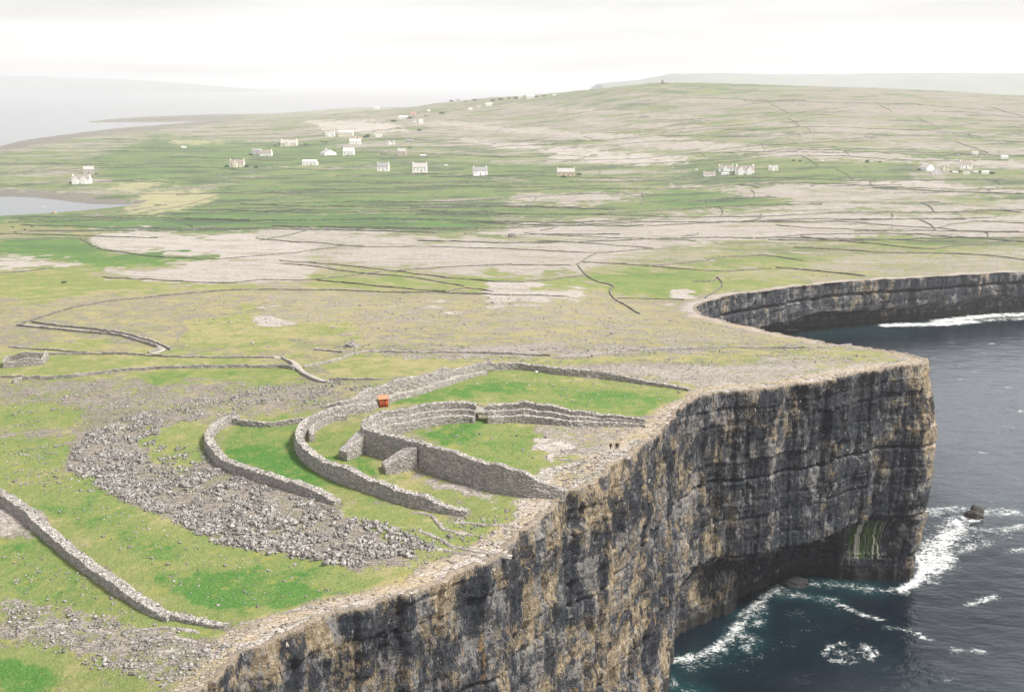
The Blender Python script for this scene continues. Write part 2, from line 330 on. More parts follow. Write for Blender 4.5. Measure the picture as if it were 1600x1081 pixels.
# ------------------------------------------------------------------ ground sheet
nu = 800; UU = np.linspace(-.72, .74, nu)
ys = [100.]
while ys[-1] < 9000:
    Y = ys[-1]; ys.append(Y + max(.55, min(1.25e-5 * Y * Y, .0058 * Y)))
YV = np.array(ys); nr = len(YV)
GX = UU[None, :] * YV[:, None]; GY = np.repeat(YV[:, None], nu, 1)
gx, gy = GX.ravel().copy(), GY.ravel().copy()
# inside test against the detailed rim (only near points need it)
near = (gy < 1400) & (gx > -180)
inside = np.ones(gx.shape, bool); dE = np.full(gx.shape, 400.)
dc, ic = seg_dist(gx[near], gy[near], COAST_C)
idx = np.where(near)[0]; inside[idx] = ic; dE[idx] = np.where(ic, dc, -dc)
fars = ~near; inside[fars] = True
farR = (gy >= 1400) & (gx > .5 * gy)
df, jf = seg_dist(gx[farR], gy[farR], COAST_C); inside[np.where(farR)[0]] = jf
close = idx[(dc < 9)]
def rim_near(x, y):
    """nearest rim sample (chunked)"""
    out = np.zeros(len(x), int); dd = np.zeros(len(x))
    sel = np.arange(len(RIM)); RP = RIM
    for a in range(0, len(x), 2000):
        D = (x[a:a+2000, None] - RP[None, :, 0]) ** 2 + (y[a:a+2000, None] - RP[None, :, 1]) ** 2
        k = D.argmin(1); out[a:a+2000] = k; dd[a:a+2000] = np.sqrt(D[np.arange(len(k)), k])
    return out, dd
kN, dN = rim_near(gx[close], gy[close])
sgn = ((gx[close] - RIM[kN, 0]) * NRM[kN, 0] + (gy[close] - RIM[kN, 1]) * NRM[kN, 1]) < 0
inside[close] = sgn; dE[close] = np.where(sgn, dN, -dN)
I2 = inside.reshape(nr, nu); nb = np.zeros_like(I2)
for a in (-1, 0, 1):
    for b_ in (-1, 0, 1): nb |= np.roll(np.roll(I2, a, 0), b_, 1)
snap = (nb & ~I2).ravel(); si = np.where(snap)[0]
kS, dS = rim_near(gx[si], gy[si])
gx[si] = RIM[kS, 0] - NRM[kS, 0] * .3; gy[si] = RIM[kS, 1] - NRM[kS, 1] * .3
keep = (inside | snap)
gz = land_z(gx, gy)
gz[snap] -= .1
F = grid_faces(nr, nu); F = F[keep[F].all(1) & inside[F].any(1)]
# project for the vegetation survey (bearing/depression of every ground point)
def proj(x, y, z):
    cy, sy = math.cos(PITCH), math.sin(PITCH); zz = z - CAMH
    f = y * cy - zz * sy; up = y * sy + zz * cy
    return 800 + FPX * x / f, 540.5 - FPX * up / f
PX, PY = proj(gx, gy, land_z(gx, gy, False))
tbl = np.array([(100,.55,.55,.3),(160,.47,.5,.3),(200,.47,.45,.4),(240,.62,.5,.5),(300,.68,.55,.5),(345,.72,.6,.4),(400,.5,.3,.6),(470,.5,.22,.35),(560,.52,.28,.35),(640,.5,.3,.35),(720,.62,.38,.35),(1081,.66,.4,.4),(1600,.66,.4,.4)])
aG, aL, aP = [np.interp(PY, tbl[:, 0], tbl[:, i]) for i in (1, 2, 3)]
aT = np.zeros_like(aG); aS = np.zeros_like(aG); aK = np.zeros_like(aG)
ZONES = [
 ([(900,186),(1200,205),(1620,236),(1620,242),(1200,213),(900,192)], .36,.3,.5), ([(1000,150),(1300,165),(1620,186),(1620,191),(1300,170),(1000,155)], .4,.3,.4), ([(700,215),(900,232),(1100,250),(1000,252),(800,232)], .15,.3,.7), ([(1300,275),(1620,300),(1620,306),(1300,284)], .15,.3,.7), ([(800,310),(1000,300),(1040,306),(900,318)], .3,.3,.6),
 ([(600,940),(650,893),(720,878),(790,850),(818,812),(840,812),(805,862),(720,905),(650,930)], .12,.2,.75), ([(852,752),(900,722),(960,714),(1010,690),(1040,658),(1055,660),(985,716),(900,772)], .2,.2,.75),
   # outline of a patch of ground cover: grass cover, lushness, paleness of the rock
 ([(330,300),(430,265),(600,262),(760,275),(800,300),(740,335),(400,335),(250,340),(210,332)], .93,.66,.4),
 ([(0,345),(150,345),(400,338),(620,335),(760,345),(700,365),(450,355),(300,362),(120,360),(0,352)], 1.05,.95,.3),
 ([(0,352),(120,360),(180,365),(110,378),(40,372),(0,375)], .95,.3,.3),
 ([(280,235),(520,230),(620,245),(900,265),(900,290),(700,262),(430,262),(300,290),(180,290),(150,250)], .95,.7,.3),
 ([(140,250),(240,215),(520,225),(430,250),(250,262)], .9,.72,.3),
 ([(145,372),(215,363),(300,372),(390,372),(520,384),(480,396),(400,401),(300,402),(200,395),(150,387)], .12,.2,.9),
 ([(405,365),(470,358),(560,361),(640,364),(780,376),(800,358),(870,350),(1000,345),(1060,335),(1200,330),(1400,325),(1620,330),(1620,378),(1400,372),(1200,374),(1010,386),(930,412),(905,430),(760,438),(620,420),(500,406),(420,406),(560,385),(430,375)], .30,.25,.65),
 ([(1050,290),(1130,288),(1300,292),(1450,300),(1620,310),(1620,335),(1350,325),(1100,335),(1000,345),(1100,325),(1230,318),(1150,305)], .34,.35,.6),
 ([(1230,318),(1150,305),(1060,298),(1010,310),(1060,325),(1150,326)], .98,.8,.3),
 ([(640,192),(800,208),(1000,226),(1200,243),(1400,254),(1620,264),(1620,256),(1300,236),(1000,212),(800,198),(690,188)], .24,.3,.6),
 ([(760,163),(1000,174),(1300,195),(1620,212),(1620,218),(1300,203),(1000,182)], .34,.3,.5),
 ([(480,190),(600,190),(640,205),(520,208)], .2,.3,.8),
 ([(860,240),(1000,246),(1100,256),(1000,258),(860,247)], .2,.3,.8),
 ([(1080,255),(1250,258),(1420,268),(1420,280),(1250,282),(1080,276)], .95,.6,.3),
 ([(1500,262),(1620,270),(1620,290),(1480,282)], .9,.55,.3),
 ([(0,382),(40,374),(120,376),(150,395),(330,404),(340,411),(200,418),(60,405),(0,405)], 1.,.9,.3),
 ([(0,409),(90,411),(120,416),(80,420),(0,426)], .05,.3,.95),
 ([(0,430),(80,421),(160,433),(360,443),(400,450),(250,459),(100,466),(0,458)], .85,.42,.4),
 ([(170,425),(400,412),(500,420),(480,436),(330,440),(200,432)], .25,.2,.75),
 ([(490,428),(640,430),(800,442),(900,434),(920,450),(780,458),(560,452),(480,446)], .85,.5,.4),
 ([(920,432),(1000,419),(1120,425),(1118,440),(1085,466),(960,463),(950,445)], 1.05,.62,.3),
 ([(1060,424),(1125,404),(1250,400),(1260,408),(1130,424)], .95,.5,.3),
 ([(1100,440),(1140,432),(1250,440),(1130,462),(1100,470)], .85,.42,.3),
 ([(1340,372),(1490,376),(1540,384),(1450,390),(1370,382)], .8,.45,.4),
 ([(400,456),(950,467),(1090,482),(1190,520),(1290,538),(900,542),(500,540),(380,500)], .50,.16,.5),
 ([(100,470),(400,456),(400,520),(260,540),(190,520),(60,508)], .5,.18,.4),
 ([(300,505),(420,495),(560,505),(560,525),(420,532),(300,525)], .85,.3,.3),
 ([(500,570),(560,553),(700,553),(900,557),(1150,546),(1400,547),(1380,560),(1200,563),(900,566),(620,586),(530,592)], .9,.27,.3),
 ([(600,556),(900,556),(1180,546),(1180,540),(900,548),(600,552)], .3,.2,.5),
 ([(880,575),(1100,562),(1300,562),(1446,567),(1330,590),(1110,614),(1080,604)], .34,.25,.55),
 ([(1240,592),(1250,575),(1420,556),(1400,568)], .5,.3,.6),
 ([(0,600),(340,600),(500,595),(530,620),(330,652),(220,642),(150,665),(0,690)], .42,.38,.35),
 ([(200,583),(300,577),(460,575),(468,590),(240,593)], .98,.6,.3),
 ([(0,560),(130,553),(400,560),(400,570),(180,575),(0,588)], .8,.35,.4),
 ([(0,640),(120,640),(110,655),(0,660)], .9,.5,.3),
 ([(0,690),(110,690),(100,735),(180,785),(40,775),(0,758)], .82,.5,.4),
 ([(100,735),(110,700),(150,665),(225,640),(300,655),(330,700),(360,735),(450,760),(520,786),(560,815),(600,845),(640,880),(560,892),(450,872),(330,850),(250,812),(180,780)], .30,.4,.3),
 ([(230,675),(310,665),(330,700),(290,735),(235,720)], .85,.45,.3),
 ([(345,692),(380,662),(470,662),(465,690),(475,720),(520,747),(575,770),(500,768),(380,727)], 1.05,.72,.3),
 ([(360,705),(450,705),(490,735),(500,752),(430,738),(370,722)], 1.05,.97,.3),
 ([(450,695),(468,695),(480,725),(470,735),(450,725)], 1.05,.97,.3),
 ([(485,690),(560,655),(566,705),(600,740),(560,735),(500,712)], .9,.55,.5),
 ([(500,704),(560,716),(605,742),(590,748),(530,722)], 1.05,.97,.3),
 ([(610,748),(660,735),(780,775),(790,783),(700,770)], .12,.3,.6),
 ([(600,632),(650,602),(750,581),(840,583),(1075,611),(1060,640),(990,650),(880,640),(820,626),(700,626),(620,634)], 1.0,.55,.4),
 ([(610,632),(640,612),(700,597),(790,606),(840,612),(720,612),(640,626)], 1.05,.85,.4),
 ([(840,605),(960,605),(1060,628),(1000,640),(900,628)], 1.05,.75,.4),
 ([(620,676),(755,661),(830,664),(862,690),(845,702),(870,716),(845,733),(800,735),(720,708)], 1.05,.68,.4),
 ([(630,672),(700,664),(750,668),(720,690),(660,690)], 1.1,.95,.4),
 ([(835,664),(1010,664),(1040,672),(965,720),(900,715),(850,690)], .42,.2,.5),
 ([(838,698),(880,690),(905,712),(862,712)], -.1,.2,1.1),
 ([(850,735),(930,715),(960,728),(880,778),(835,752)], .2,.2,.85),
 ([(40,780),(110,745),(180,785),(260,815),(330,850),(450,876),(560,893),(655,890),(610,930),(540,946),(440,960),(340,962),(230,922),(120,832)], 1.0,.5,.4),
 ([(245,905),(400,893),(540,925),(525,950),(420,945),(300,935)], 1.1,.95,.4),
 ([(60,790),(130,800),(240,835),(320,865),(250,870),(130,825)], 1.05,.7,.4),
 ([(0,842),(60,832),(150,892),(222,942),(330,985),(310,1000),(100,962),(0,932)], 1.0,.62,.4),
 ([(0,790),(70,815),(50,840),(0,842)], .2,.3,.6),
 ([(0,925),(60,942),(160,962),(320,1005),(425,985),(340,1050),(250,1062),(60,990),(0,985)], .40,.35,.45),
 ([(0,1040),(90,1055),(60,1090),(0,1090)], 1.1,.9,.3),
 ([(540,800),(640,800),(730,815),(800,790),(830,800),(775,850),(700,872),(600,835)], .92,.5,.6),
 ([(740,775),(830,768),(850,790),(800,795),(735,790)], .6,.4,.8),
 ([(1055,465),(1070,459),(1088,466)], -.2,.2,1.2), ([(778,455),(850,456),(900,460),(850,461),(780,459)], -.2,.2,1.2),
 ([(600,476),(690,480),(700,486),(640,484)], -.1,.2,1.1), ([(410,498),(465,500),(460,504),(412,502)], -.1,.2,1.1),
]
wob = (fbm(gx / 14., gy / 14., 21, 3) - .5); wob2 = (fbm(gx / np.clip(gy / 9, 20, 200), gy / np.clip(gy / 12, 15, 150), 22, 4) - .5); wob3 = (fbm(gx / 3.2, gy / 3.2, 23, 3) - .5) * (gy < 420)
def zone_w(poly, grow=0):
    P = np.array(poly, float); fe = np.clip((P[:, 1].mean() - 90) / 60., 1.6, 9.) 
    m = (PX > P[:, 0].min() - 30) & (PX < P[:, 0].max() + 30) & (PY > P[:, 1].min() - 25) & (PY < P[:, 1].max() + 25) & keep
    i = np.where(m)[0]
    s = sdist(PX[i], PY[i], poly)
    return i, sst(-fe, fe, s + (wob[i] * 3.2 + wob2[i] * 2.6 + wob3[i] * 2.4) * fe * (1 + 1.2 * (PY[i] < 560)) + grow)
for poly, g_, l_, p_ in ZONES:
    i, wgt = zone_w(poly)
    aG[i] += (g_ - aG[i]) * wgt; aL[i] += (l_ - aL[i]) * wgt; aP[i] += (p_ - aP[i]) * wgt
for poly in ([(195,323),(235,300),(300,296),(335,302),(325,312),(255,330),(200,334)], [(175,295),(215,284),(260,282),(230,292)], [(270,222),(350,219),(345,223),(280,226)]):
    i, wgt = zone_w(poly); aS[i] = np.maximum(aS[i], wgt * .5)
for poly in ([(0,297),(100,305),(225,316),(200,320),(110,320),(0,309),(-80,306),(-80,296)], [(0,228),(130,206),(310,189),(380,183),(380,187),(300,195),(130,214),(0,238)], [(160,188),(380,179),(380,184),(300,188),(165,192)]):
    i, wgt = zone_w(poly, 1); aK[i] = np.maximum(aK[i], wgt)
aG = np.where(PY > 300, np.minimum(aG, .86), aG)
edg = np.clip(dE, 0, 400); ew = edg + wob * 9
bare = 1 - sst(2.0, 10.5, ew); aG -= bare * .85; aP += bare * .38; aT = np.maximum(aT, .55 * sst(.5, 3., ew) * (1 - sst(6, 14, ew)))
aT = np.where(gy > 600, aT * .3, aT)
i, wgt = zone_w([(840,690),(960,708),(900,730),(840,715),(860,700)]); aT[i] = np.maximum(aT[i], .45 * wgt)
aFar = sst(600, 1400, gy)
used = np.zeros(len(gx), bool); used[F.ravel()] = True; remap = np.cumsum(used) - 1
gme = mesh_np('ground', np.stack([gx, gy, gz], 1)[used], remap[F], True)
for nme, a in (('grass', aG), ('lush', aL), ('pale', aP), ('tan', aT), ('sand', aS), ('shore', aK), ('far', aFar)): attr(gme, nme, a[used])
link('ground', gme, M_GROUND, kind='structure')
# ------------------------------------------------------------------ cliff face
cs = slice(0, int(np.argmax(E[:, 0] > 1400)))
cx, cS, cN, cT = RIM[cs], ES[cs], NRM[cs], T[cs]
cE = E[cs]; nC = len(cx)
ztop = land_z(cE[:, 0], cE[:, 1]) ; zt = np.where(cE[:, 1] < 95, 80, ztop)
zt = zt - .0
# how far the foot lies behind the brink (sea caves and undercuts)
sTip = cS[np.argmin(np.hypot(cE[:, 0] - 150, cE[:, 1] - 388))]
def s_of(x, y): return cS[np.argmin(np.hypot(cE[:, 0] - x, cE[:, 1] - y))]
kn = [(0, 1), (s_of(40, 303), 1), (s_of(54, 327), 2), (s_of(70, 345), 6), (s_of(88, 352), 17), (s_of(104, 360), 24), (s_of(118, 368), 26), (s_of(127, 371), 20), (s_of(136, 375), 7), (sTip - 4, 2), (sTip + 6, 0), (s_of(138, 470), 4), (s_of(110, 640), 12), (s_of(160, 740), 26), (s_of(205, 790), 30), (s_of(300, 855), 15), (s_of(420, 890), 6), (cS[-1], 4)]
REC = np.interp(cS, *zip(*kn))
nz_ = 190
tt = np.linspace(0, 1, nz_)
ZZ = zt[:, None] * (1 - tt)[None, :] - 1.5 * tt[None, :]
SS = np.repeat(cS[:, None], nz_, 1)
scl = np.where(cE[:, 1] > 600, 1., 1.)[:, None]
# bedding: benches at fixed levels, thin recesses between them
BEDS = [(80, .5, .3), (74.5, .5, .3), (67, .3, .4), (60.5, .3, .4), (55, 2.0, .38), (47, .3, .4), (41, .5, .4), (33, .3, .4), (26.5, 2.0, .38), (18, .4, .5), (10, .5, .5)]
dsp = np.zeros_like(ZZ)
lay = np.zeros_like(ZZ)
for k, (zb, dp, wd) in enumerate(BEDS):
    zz = zb + 1.2 * (fbm(SS / 40., SS * 0 + k, 31 + k, 2) - .5)
    far_ = (cE[:, 1] > 600)[:, None]
    dsp -= dp * np.exp(-((ZZ - zz) / wd) ** 2) * (.5 + vn(SS / 8., SS * 0 + k, 61 + k)) * np.where(far_, .5, 1.)
    lay += (ZZ < zz)
dsp -= np.where(cE[:, 1] > 560, 1., 0.)[:, None] * (3.2 * np.exp(-((ZZ - zt[:, None] * .70 - 1.5 * fbm(SS / 60., SS * 0, 77, 2)) / 1.0) ** 2))
def layer(bounds):
    r = np.zeros_like(ZZ)
    for k, zb in enumerate(bounds): r += ZZ < zb + .5 * (hsh(np.floor(SS / 11.), SS * 0 + k, 91) - .5)
    return r
LA = layer([81, 76, 69, 62, 55, 46, 38, 27, 19, 11]); LB = layer(np.arange(84, 0, -2.9)); LC = layer(np.arange(85, 0, -1.05))
def joints(w_, lay_, sd): return np.floor(SS / w_ + 1.6 * hsh(lay_, lay_ * 0 + 5, sd) + .35 * vn(SS / (w_ * 3), lay_, sd))
J1 = hsh(joints(8.5, np.floor(LA / 2), 5), np.floor(LA / 2), 71); J2 = hsh(joints(3.6, LA, 6), LA, 72); J3 = hsh(joints(1.9, LB, 7), LB, 73); J4 = hsh(joints(1.0, LC, 8), LC, 74)
dsp += (J1 - .5) * 1.6 + (J2 - .5) * .7 + np.where(J3 > .84, -.9, 0) * vn(SS / 15, ZZ / 9, 19) + (J3 - .5) * .22 + (J4 - .5) * .2 + (hsh(LB, LB * 0 + 2, 75) - .5) * .22
dsp += (fbm(SS / 30., ZZ / 70., 41, 2) - .5) * 3.6 + (fbm(SS / 5., ZZ / 7., 42, 3) - .5) * .5 + (fbm(SS / 1.1, ZZ / 1.1, 43, 2) - .5) * .42
fade = sst(0, .05, tt)[None, :]
dsp *= fade
dsp -= REC[:, None] * sst(0, 1, np.clip((np.where(cE[:, 1] > 560, zt * .42, 27.)[:, None] + 6 * (fbm(SS / 25., SS * 0, 15, 2) - .5) - ZZ) / np.where(cE[:, 1] > 560, 7., 8.)[:, None], 0, 1))
dsp += 4.0 * np.exp(-((SS - sTip - 3) / 9.) ** 2) * sst(86, 62, ZZ) * sst(4, 34, ZZ) - 2.2 * np.exp(-((SS - sTip + 3) / 7.) ** 2) * np.exp(-((ZZ - 29.5) / 2.2) ** 2)
# near part: upper block oversails, foot steps out a little
dsp += sst(.55, 1, tt)[None, :] * np.interp(cS, [0, s_of(20, 280), s_of(50, 322), s_of(60, 335)], [4, 3, 1.5, 0])[:, None]
X = cx[:, 0:1] + cN[:, 0:1] * dsp; Y_ = cx[:, 1:2] + cN[:, 1:2] * dsp
# rim flap: rough rock shelf running back on to the land
fl = [(-2.4, -.4), (-1.6, -.04), (-.9, .10), (-.35, .12)]
fx, fy, fz = [], [], []
for t_, dz in fl:
    a = cx[:, 0] + cN[:, 0] * t_; b_ = cx[:, 1] + cN[:, 1] * t_
    r_ = (hsh(np.floor(cS / 1.7), np.floor(cS * 0 + t_), 81) - .3) * .55 * (1 if t_ > -2 else 0)
    fx.append(a); fy.append(b_); fz.append(np.where(b_ < 95, 80, land_z(a, b_)) + dz + r_)
X = np.hstack([np.array(fx).T, X]); Y_ = np.hstack([np.array(fy).T, Y_]); ZF = np.hstack([np.array(fz).T, ZZ + np.where(tt == 0, .12, 0)[None, :]])
ncol = nz_ + len(fl)
cme = mesh_np('cliff', np.stack([X.ravel(), Y_.ravel(), ZF.ravel()], 1), grid_faces(nC, ncol), False)
SF = np.repeat(cS[:, None], ncol, 1); attrv(cme, 'cuv', np.stack([SF.ravel(), ZF.ravel(), 0 * ZF.ravel()], 1))
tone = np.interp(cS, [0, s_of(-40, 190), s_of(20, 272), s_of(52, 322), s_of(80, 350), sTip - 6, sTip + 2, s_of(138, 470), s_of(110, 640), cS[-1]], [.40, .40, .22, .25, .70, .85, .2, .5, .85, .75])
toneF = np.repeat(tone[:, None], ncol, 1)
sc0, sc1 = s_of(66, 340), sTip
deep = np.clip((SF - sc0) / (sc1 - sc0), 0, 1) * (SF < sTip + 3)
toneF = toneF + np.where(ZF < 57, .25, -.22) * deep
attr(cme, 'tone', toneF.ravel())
for nme, a_ in (('j1', J1), ('j2', J2), ('j3', J3), ('j4', J4), ('bedc', hsh(LC, LC * 0 + 9, 76))): attr(cme, nme, np.hstack([np.full((nC, len(fl)), .5), a_]).ravel())
attr(cme, 'wet', (sst(9, 1, ZF) + .0).ravel())
attr(cme, 'white', (np.where((ZF > 55) & (deep > .2), .05, 0.) - .06 * (ZF < 45) * (deep > 0)).ravel())
rim_a = np.zeros_like(ZF); rim_a[:, :len(fl) + 6] = np.r_[np.full(len(fl), .95), np.linspace(.75, .3, 6)][None, :]; rim_a *= 1.; attr(cme, 'rim', rim_a.ravel())
sA, sB = s_of(133, 374), s_of(143, 383)
attr(cme, 'algae', (sst(sA - 1, sA + 2, SF) * sst(sB + 1, sB - 2, SF) * sst(6, 10, ZF) * sst(29, 24, ZF)).ravel() * .80)
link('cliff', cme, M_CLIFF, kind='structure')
# ------------------------------------------------------------------ sea
def sea_mat():
    m, nt, b = newmat('sea_water', .12, .5); g = G(nt); b.inputs['IOR'].default_value = 1.33
    n1 = g.noise(.16, 5., .6, st=(.6, 1.4, 1), dist=.4, rot=.5); n2 = g.noise(.7, 5., .65, st=(.8, 1.2, 1), rot=.4); n3 = g.noise(.035, 4., .55, st=(.6, 1.3, 1), rot=.5)
    fm = g.at('foam'); rid = g.m('ABSOLUTE', g.m('SUBTRACT', g.noise(.22, 6., .62, dist=1.2), .5))
    lace = g.ss(rid, .0, .06, 1., 0.)
    sp = g.add(fm, g.cen(n2, 1.0), g.cen(g.noise(.16, 8., .78, dist=.8), 1.8), g.cen(g.noise(1.1, 6., .75, dist=.5), .9), g.m('MULTIPLY', lace, g.m('MULTIPLY', fm, .5)), -.06)
    cap = g.m('MULTIPLY', g.ss(g.add(g.noise(.14, 8., .74, st=(.55, 1.6, 1), rot=.35, dist=.5), g.cen(n3, .6)), .64, .78), g.m('MULTIPLY', g.at('open'), .6))
    f = g.m('MAXIMUM', g.m('MULTIPLY', g.ss(sp, .32, 1.15), g.ss(fm, .02, .25)), cap)
    c = g.mix(g.at('open'), (.003, .007, .013), (.055, .068, .082)); c = g.mix(g.at('teal'), c, (.008, .040, .045)); c = g.mix(f, c, (.78, .80, .80))  # sky reflection painted in: water base colour lighter away from the coast
    nt.links.new(c, b.inputs['Base Color']); nt.links.new(g.ss(f, 0, 1, .13, .8), b.inputs['Roughness'])
    w1 = g.noise(.11, 2., .4, st=(.6, 1.4, 1), rot=.5, dist=.3); w2 = g.noise(.42, 2., .45, st=(.7, 1.2, 1), rot=.35); w3 = g.noise(1.3, 1., .4)
    g.bump(b, g.add(g.m('MULTIPLY', w1, .8), g.m('MULTIPLY', w2, .34), g.m('MULTIPLY', w3, .09)), g.at('chop'), 1.)
    return m
nu2 = 560; U2 = np.linspace(-1., 1.0, nu2); y2 = [140.]
while y2[-1] < 70000: y2.append(y2[-1] * 1.0045 if y2[-1] < 1100 else y2[-1] * (1.012 if y2[-1] < 6000 else 1.05))
y2 = np.array(y2); sx = (U2[None, :] * y2[:, None]); sy = np.repeat(y2[:, None], nu2, 1)
am = 1 - sst(350, 1300, sy)
sz = am * ((fbm(sx / 24. + sy / 40., sy / 13. - sx / 30., 51, 2) - .5) * .8 + (fbm(sx / 6., sy / 4.5, 52, 2) - .5) * .35)
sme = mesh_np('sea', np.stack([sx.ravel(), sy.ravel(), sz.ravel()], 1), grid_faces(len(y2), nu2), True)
spx, spy = proj(sx.ravel(), sy.ravel(), 0 * sx.ravel()); fo = np.zeros(sx.size); te = np.zeros(sx.size)
def foam(pts, r, a, teal=0., ry=None):
    """foam along a line on the water; r in metres"""
    P = np.array([at_z(px, py, 0) for px, py in pts]); X0, Y0 = sx.ravel(), sy.ravel()
    m = (X0 > P[:, 0].min() - 3*r) & (X0 < P[:, 0].max() + 3*r) & (Y0 > P[:, 1].min() - 3*r) & (Y0 < P[:, 1].max() + 3*r); i = np.where(m)[0]
    d, _ = seg_dist(X0[i], Y0[i], np.vstack([P, P[-1:] + .01]), False); q = np.exp(-(d / r) ** 2)
    fo[i] = np.maximum(fo[i], a * q); te[i] = np.maximum(te[i], .7 * teal * np.exp(-(d / (1.4 * r)) ** 2))
foam([(1330,914),(1375,922),(1412,925)], 3., .5, .4); foam([(1452,905),(1470,878)], 7, .5, .3); foam([(1408,921),(1428,912),(1440,898),(1450,880),(1456,862)], 3., .85, .3); foam([(1450,872),(1468,850),(1490,835),(1500,815)], 9, .66, .3); foam([(1470,845),(1500,830)], 16, .42, .2); foam([(1520,845),(1570,838)], 7, .36, .2); foam([(1462,880),(1485,872)], 5, .5, .2); foam([(1450,800),(1500,795),(1530,800),(1585,800)], 7, .52, .4)
foam([(1440,870),(1455,890),(1475,870)], 7, .75, .4); foam([(1505,825),(1560,830),(1600,822)], 4, .5, .3); foam([(1575,862),(1600,858)], 3, .5, .2); foam([(1500,860),(1540,845)], 6, .45, .3)
foam([(1195,930),(1240,912),(1300,912),(1360,920)], 5, .42, .9); foam([(1210,928),(1250,930),(1300,938)], 4, .48, .9); foam([(1395,920),(1425,912)], 2., .6, .3)
foam([(1287,1022),(1296,1010),(1318,1004)], 2.2, .52, .3); foam([(1350,1008),(1366,1018),(1362,1030)], 2.4, .58, .3); foam([(1300,1032),(1335,1036)], 2.5, .5, .3); foam([(1312,1018),(1345,1022)], 5, .40, .3); foam([(1290,1012),(1365,1025)], 9, .22, .2)
foam([(1048,1032),(1080,1026),(1110,1018),(1138,996),(1160,968),(1190,936),(1230,906)], 3.2, .62, .7); foam([(1075,1040),(1120,1022),(1160,990)], 6, .40, .6); foam([(1160,1040),(1230,1000),(1280,980)], 8, .2, .2); foam([(1240,960),(1300,955)], 6, .26, .3); foam([(1420,1040),(1480,1060)], 6, .24, .1); foam([(1150,985),(1180,1000),(1165,1012)], 4, .5, .8); foam([(1160,960),(1185,945),(1180,975)], 4, .48, .9); foam([(1040,1060),(1060,1075),(1085,1081)], 5, .40, 1.)
foam([(1315,945),(1345,960),(1375,968)], 2., .66, .3); foam([(1385,980),(1420,985),(1450,998)], 2.5, .58, .3); foam([(1515,945),(1555,930)], 2.5, .55, .2); foam([(1490,1015),(1530,1018)], 3, .5, .2)
foam([(1385,508),(1430,507),(1480,506),(1520,502)], 9, .85, .5); foam([(1470,502),(1530,495),(1570,492),(1610,491)], 10, .8, .5); foam([(1540,500),(1600,497)], 9, .55, .5)
foam([(1195,514),(1245,515)], 5, .75, .3); foam([(1242,507),(1262,508)], 5, .7, .3); foam([(1240,520),(1380,515)], 20, .15, .6); foam([(1400,880),(1350,885)], 3, .4, .5)
foam([(1503,806),(1515,812),(1530,812)], 3, .7, .3)
attr(sme, 'foam', fo); attr(sme, 'teal', te); dcl, _ = seg_dist(sx.ravel(), sy.ravel(), edge[:NE+len(BAY_PX):2], False); attr(sme, 'open', sst(25, 110, dcl + 40 * (fbm(sx.ravel() / 35., sy.ravel() / 35., 57, 3) - .5))); attr(sme, 'chop', (.95 - .45 * sst(330, 800, sy) - .44 * sst(900, 1600, sy)).ravel()); link('sea', sme, sea_mat(), kind='structure')  # painted sheen and whitecaps both grow with distance from the coast
# ------------------------------------------------------------------ far hills over the water
M_HILL = flat('far_hill', (.10, .12, .09), .25, .002)
def ridge(pts, Y0, depth):
    n = 160; pxs = np.linspace(pts[0][0], pts[-1][0], n); pys = np.interp(pxs, *zip(*pts)); V = []
    rows = [0, .15, .4, .7, 1., 1.5, 2.]
    hz = np.array([CAMH - kk(p) * (Y0 + depth) for p in pys]) ; hz = np.maximum(hz, 1) * (1 + .04 * (fbm(pxs / 14., pxs * 0, 91, 3) - .5))
    for r in rows:
        Y = Y0 + depth * r; e = math.sin(min(r, 2) * math.pi / 2)
        for p, h in zip(pxs, hz): V.append(((p - 800) / FPX / 1.03 * (Y0 + depth), Y + 500 * math.sin(p / 90.), -3 + h * e))
    return mesh_np('far_hills', V, grid_faces(len(rows), n), True)
link('far_hills', ridge([(930,131),(990,125),(1040,116),(1090,114.5),(1180,114.5),(1260,115.5),(1330,115),(1400,114),(1480,114),(1550,115),(1640,113.5),(1800,113),(2100,118),(2300,131)], 13000, 2500), M_HILL, kind='structure')
link('far_hills', ridge([(-700,120),(-300,116),(-100,117),(0,118),(60,119),(110,122),(180,123.5),(230,126.5),(300,131),(380,138),(440,143),(470,144)], 27000, 3000), M_HILL, kind='structure')
# ------------------------------------------------------------------ stones
def stones(name, xy, size, zoff=.0, flat_=.55, lean=.5, zfix=None):
    n = len(xy); cube = np.array([(x, y, z) for z in (-.5, .5) for y in (-.5, .5) for x in (-.5, .5)])
    V = np.repeat(cube[None], n, 0) * (1 + .35 * rng.uniform(-1, 1, (n, 8, 3)))
    size = np.broadcast_to(np.asarray(size, float), (n,))
    V *= np.stack([size * rng.uniform(.7, 1.4, n), size * rng.uniform(.4, .8, n), size * rng.uniform(flat_ * .6, flat_ * 1.4, n)], 1)[:, None, :]
    for ax in (0, 1, 2):
        a = rng.uniform(-math.pi, math.pi, n) if ax == 2 else rng.normal(0, lean, n); c, s = np.cos(a), np.sin(a)
        i, j = [(1, 2), (0, 2), (0, 1)][ax]; vi, vj = V[:, :, i].copy(), V[:, :, j].copy()
        V[:, :, i] = vi * c[:, None] - vj * s[:, None]; V[:, :, j] = vi * s[:, None] + vj * c[:, None]
    z = land_z(xy[:, 0], xy[:, 1]) if zfix is None else zfix
    V[:, :, 0] += xy[:, 0:1]; V[:, :, 1] += xy[:, 1:2]; V[:, :, 2] += (z + zoff * size)[:, None] if not np.isscalar(z) else z
    q = np.array([(0,2,3,1),(4,5,7,6),(0,1,5,4),(1,3,7,5),(3,2,6,7),(2,0,4,6)])
    F_ = (q[None] + 8 * np.arange(n)[:, None, None]).reshape(-1, 4)
    return mesh_np(name, V.reshape(-1, 3), F_)
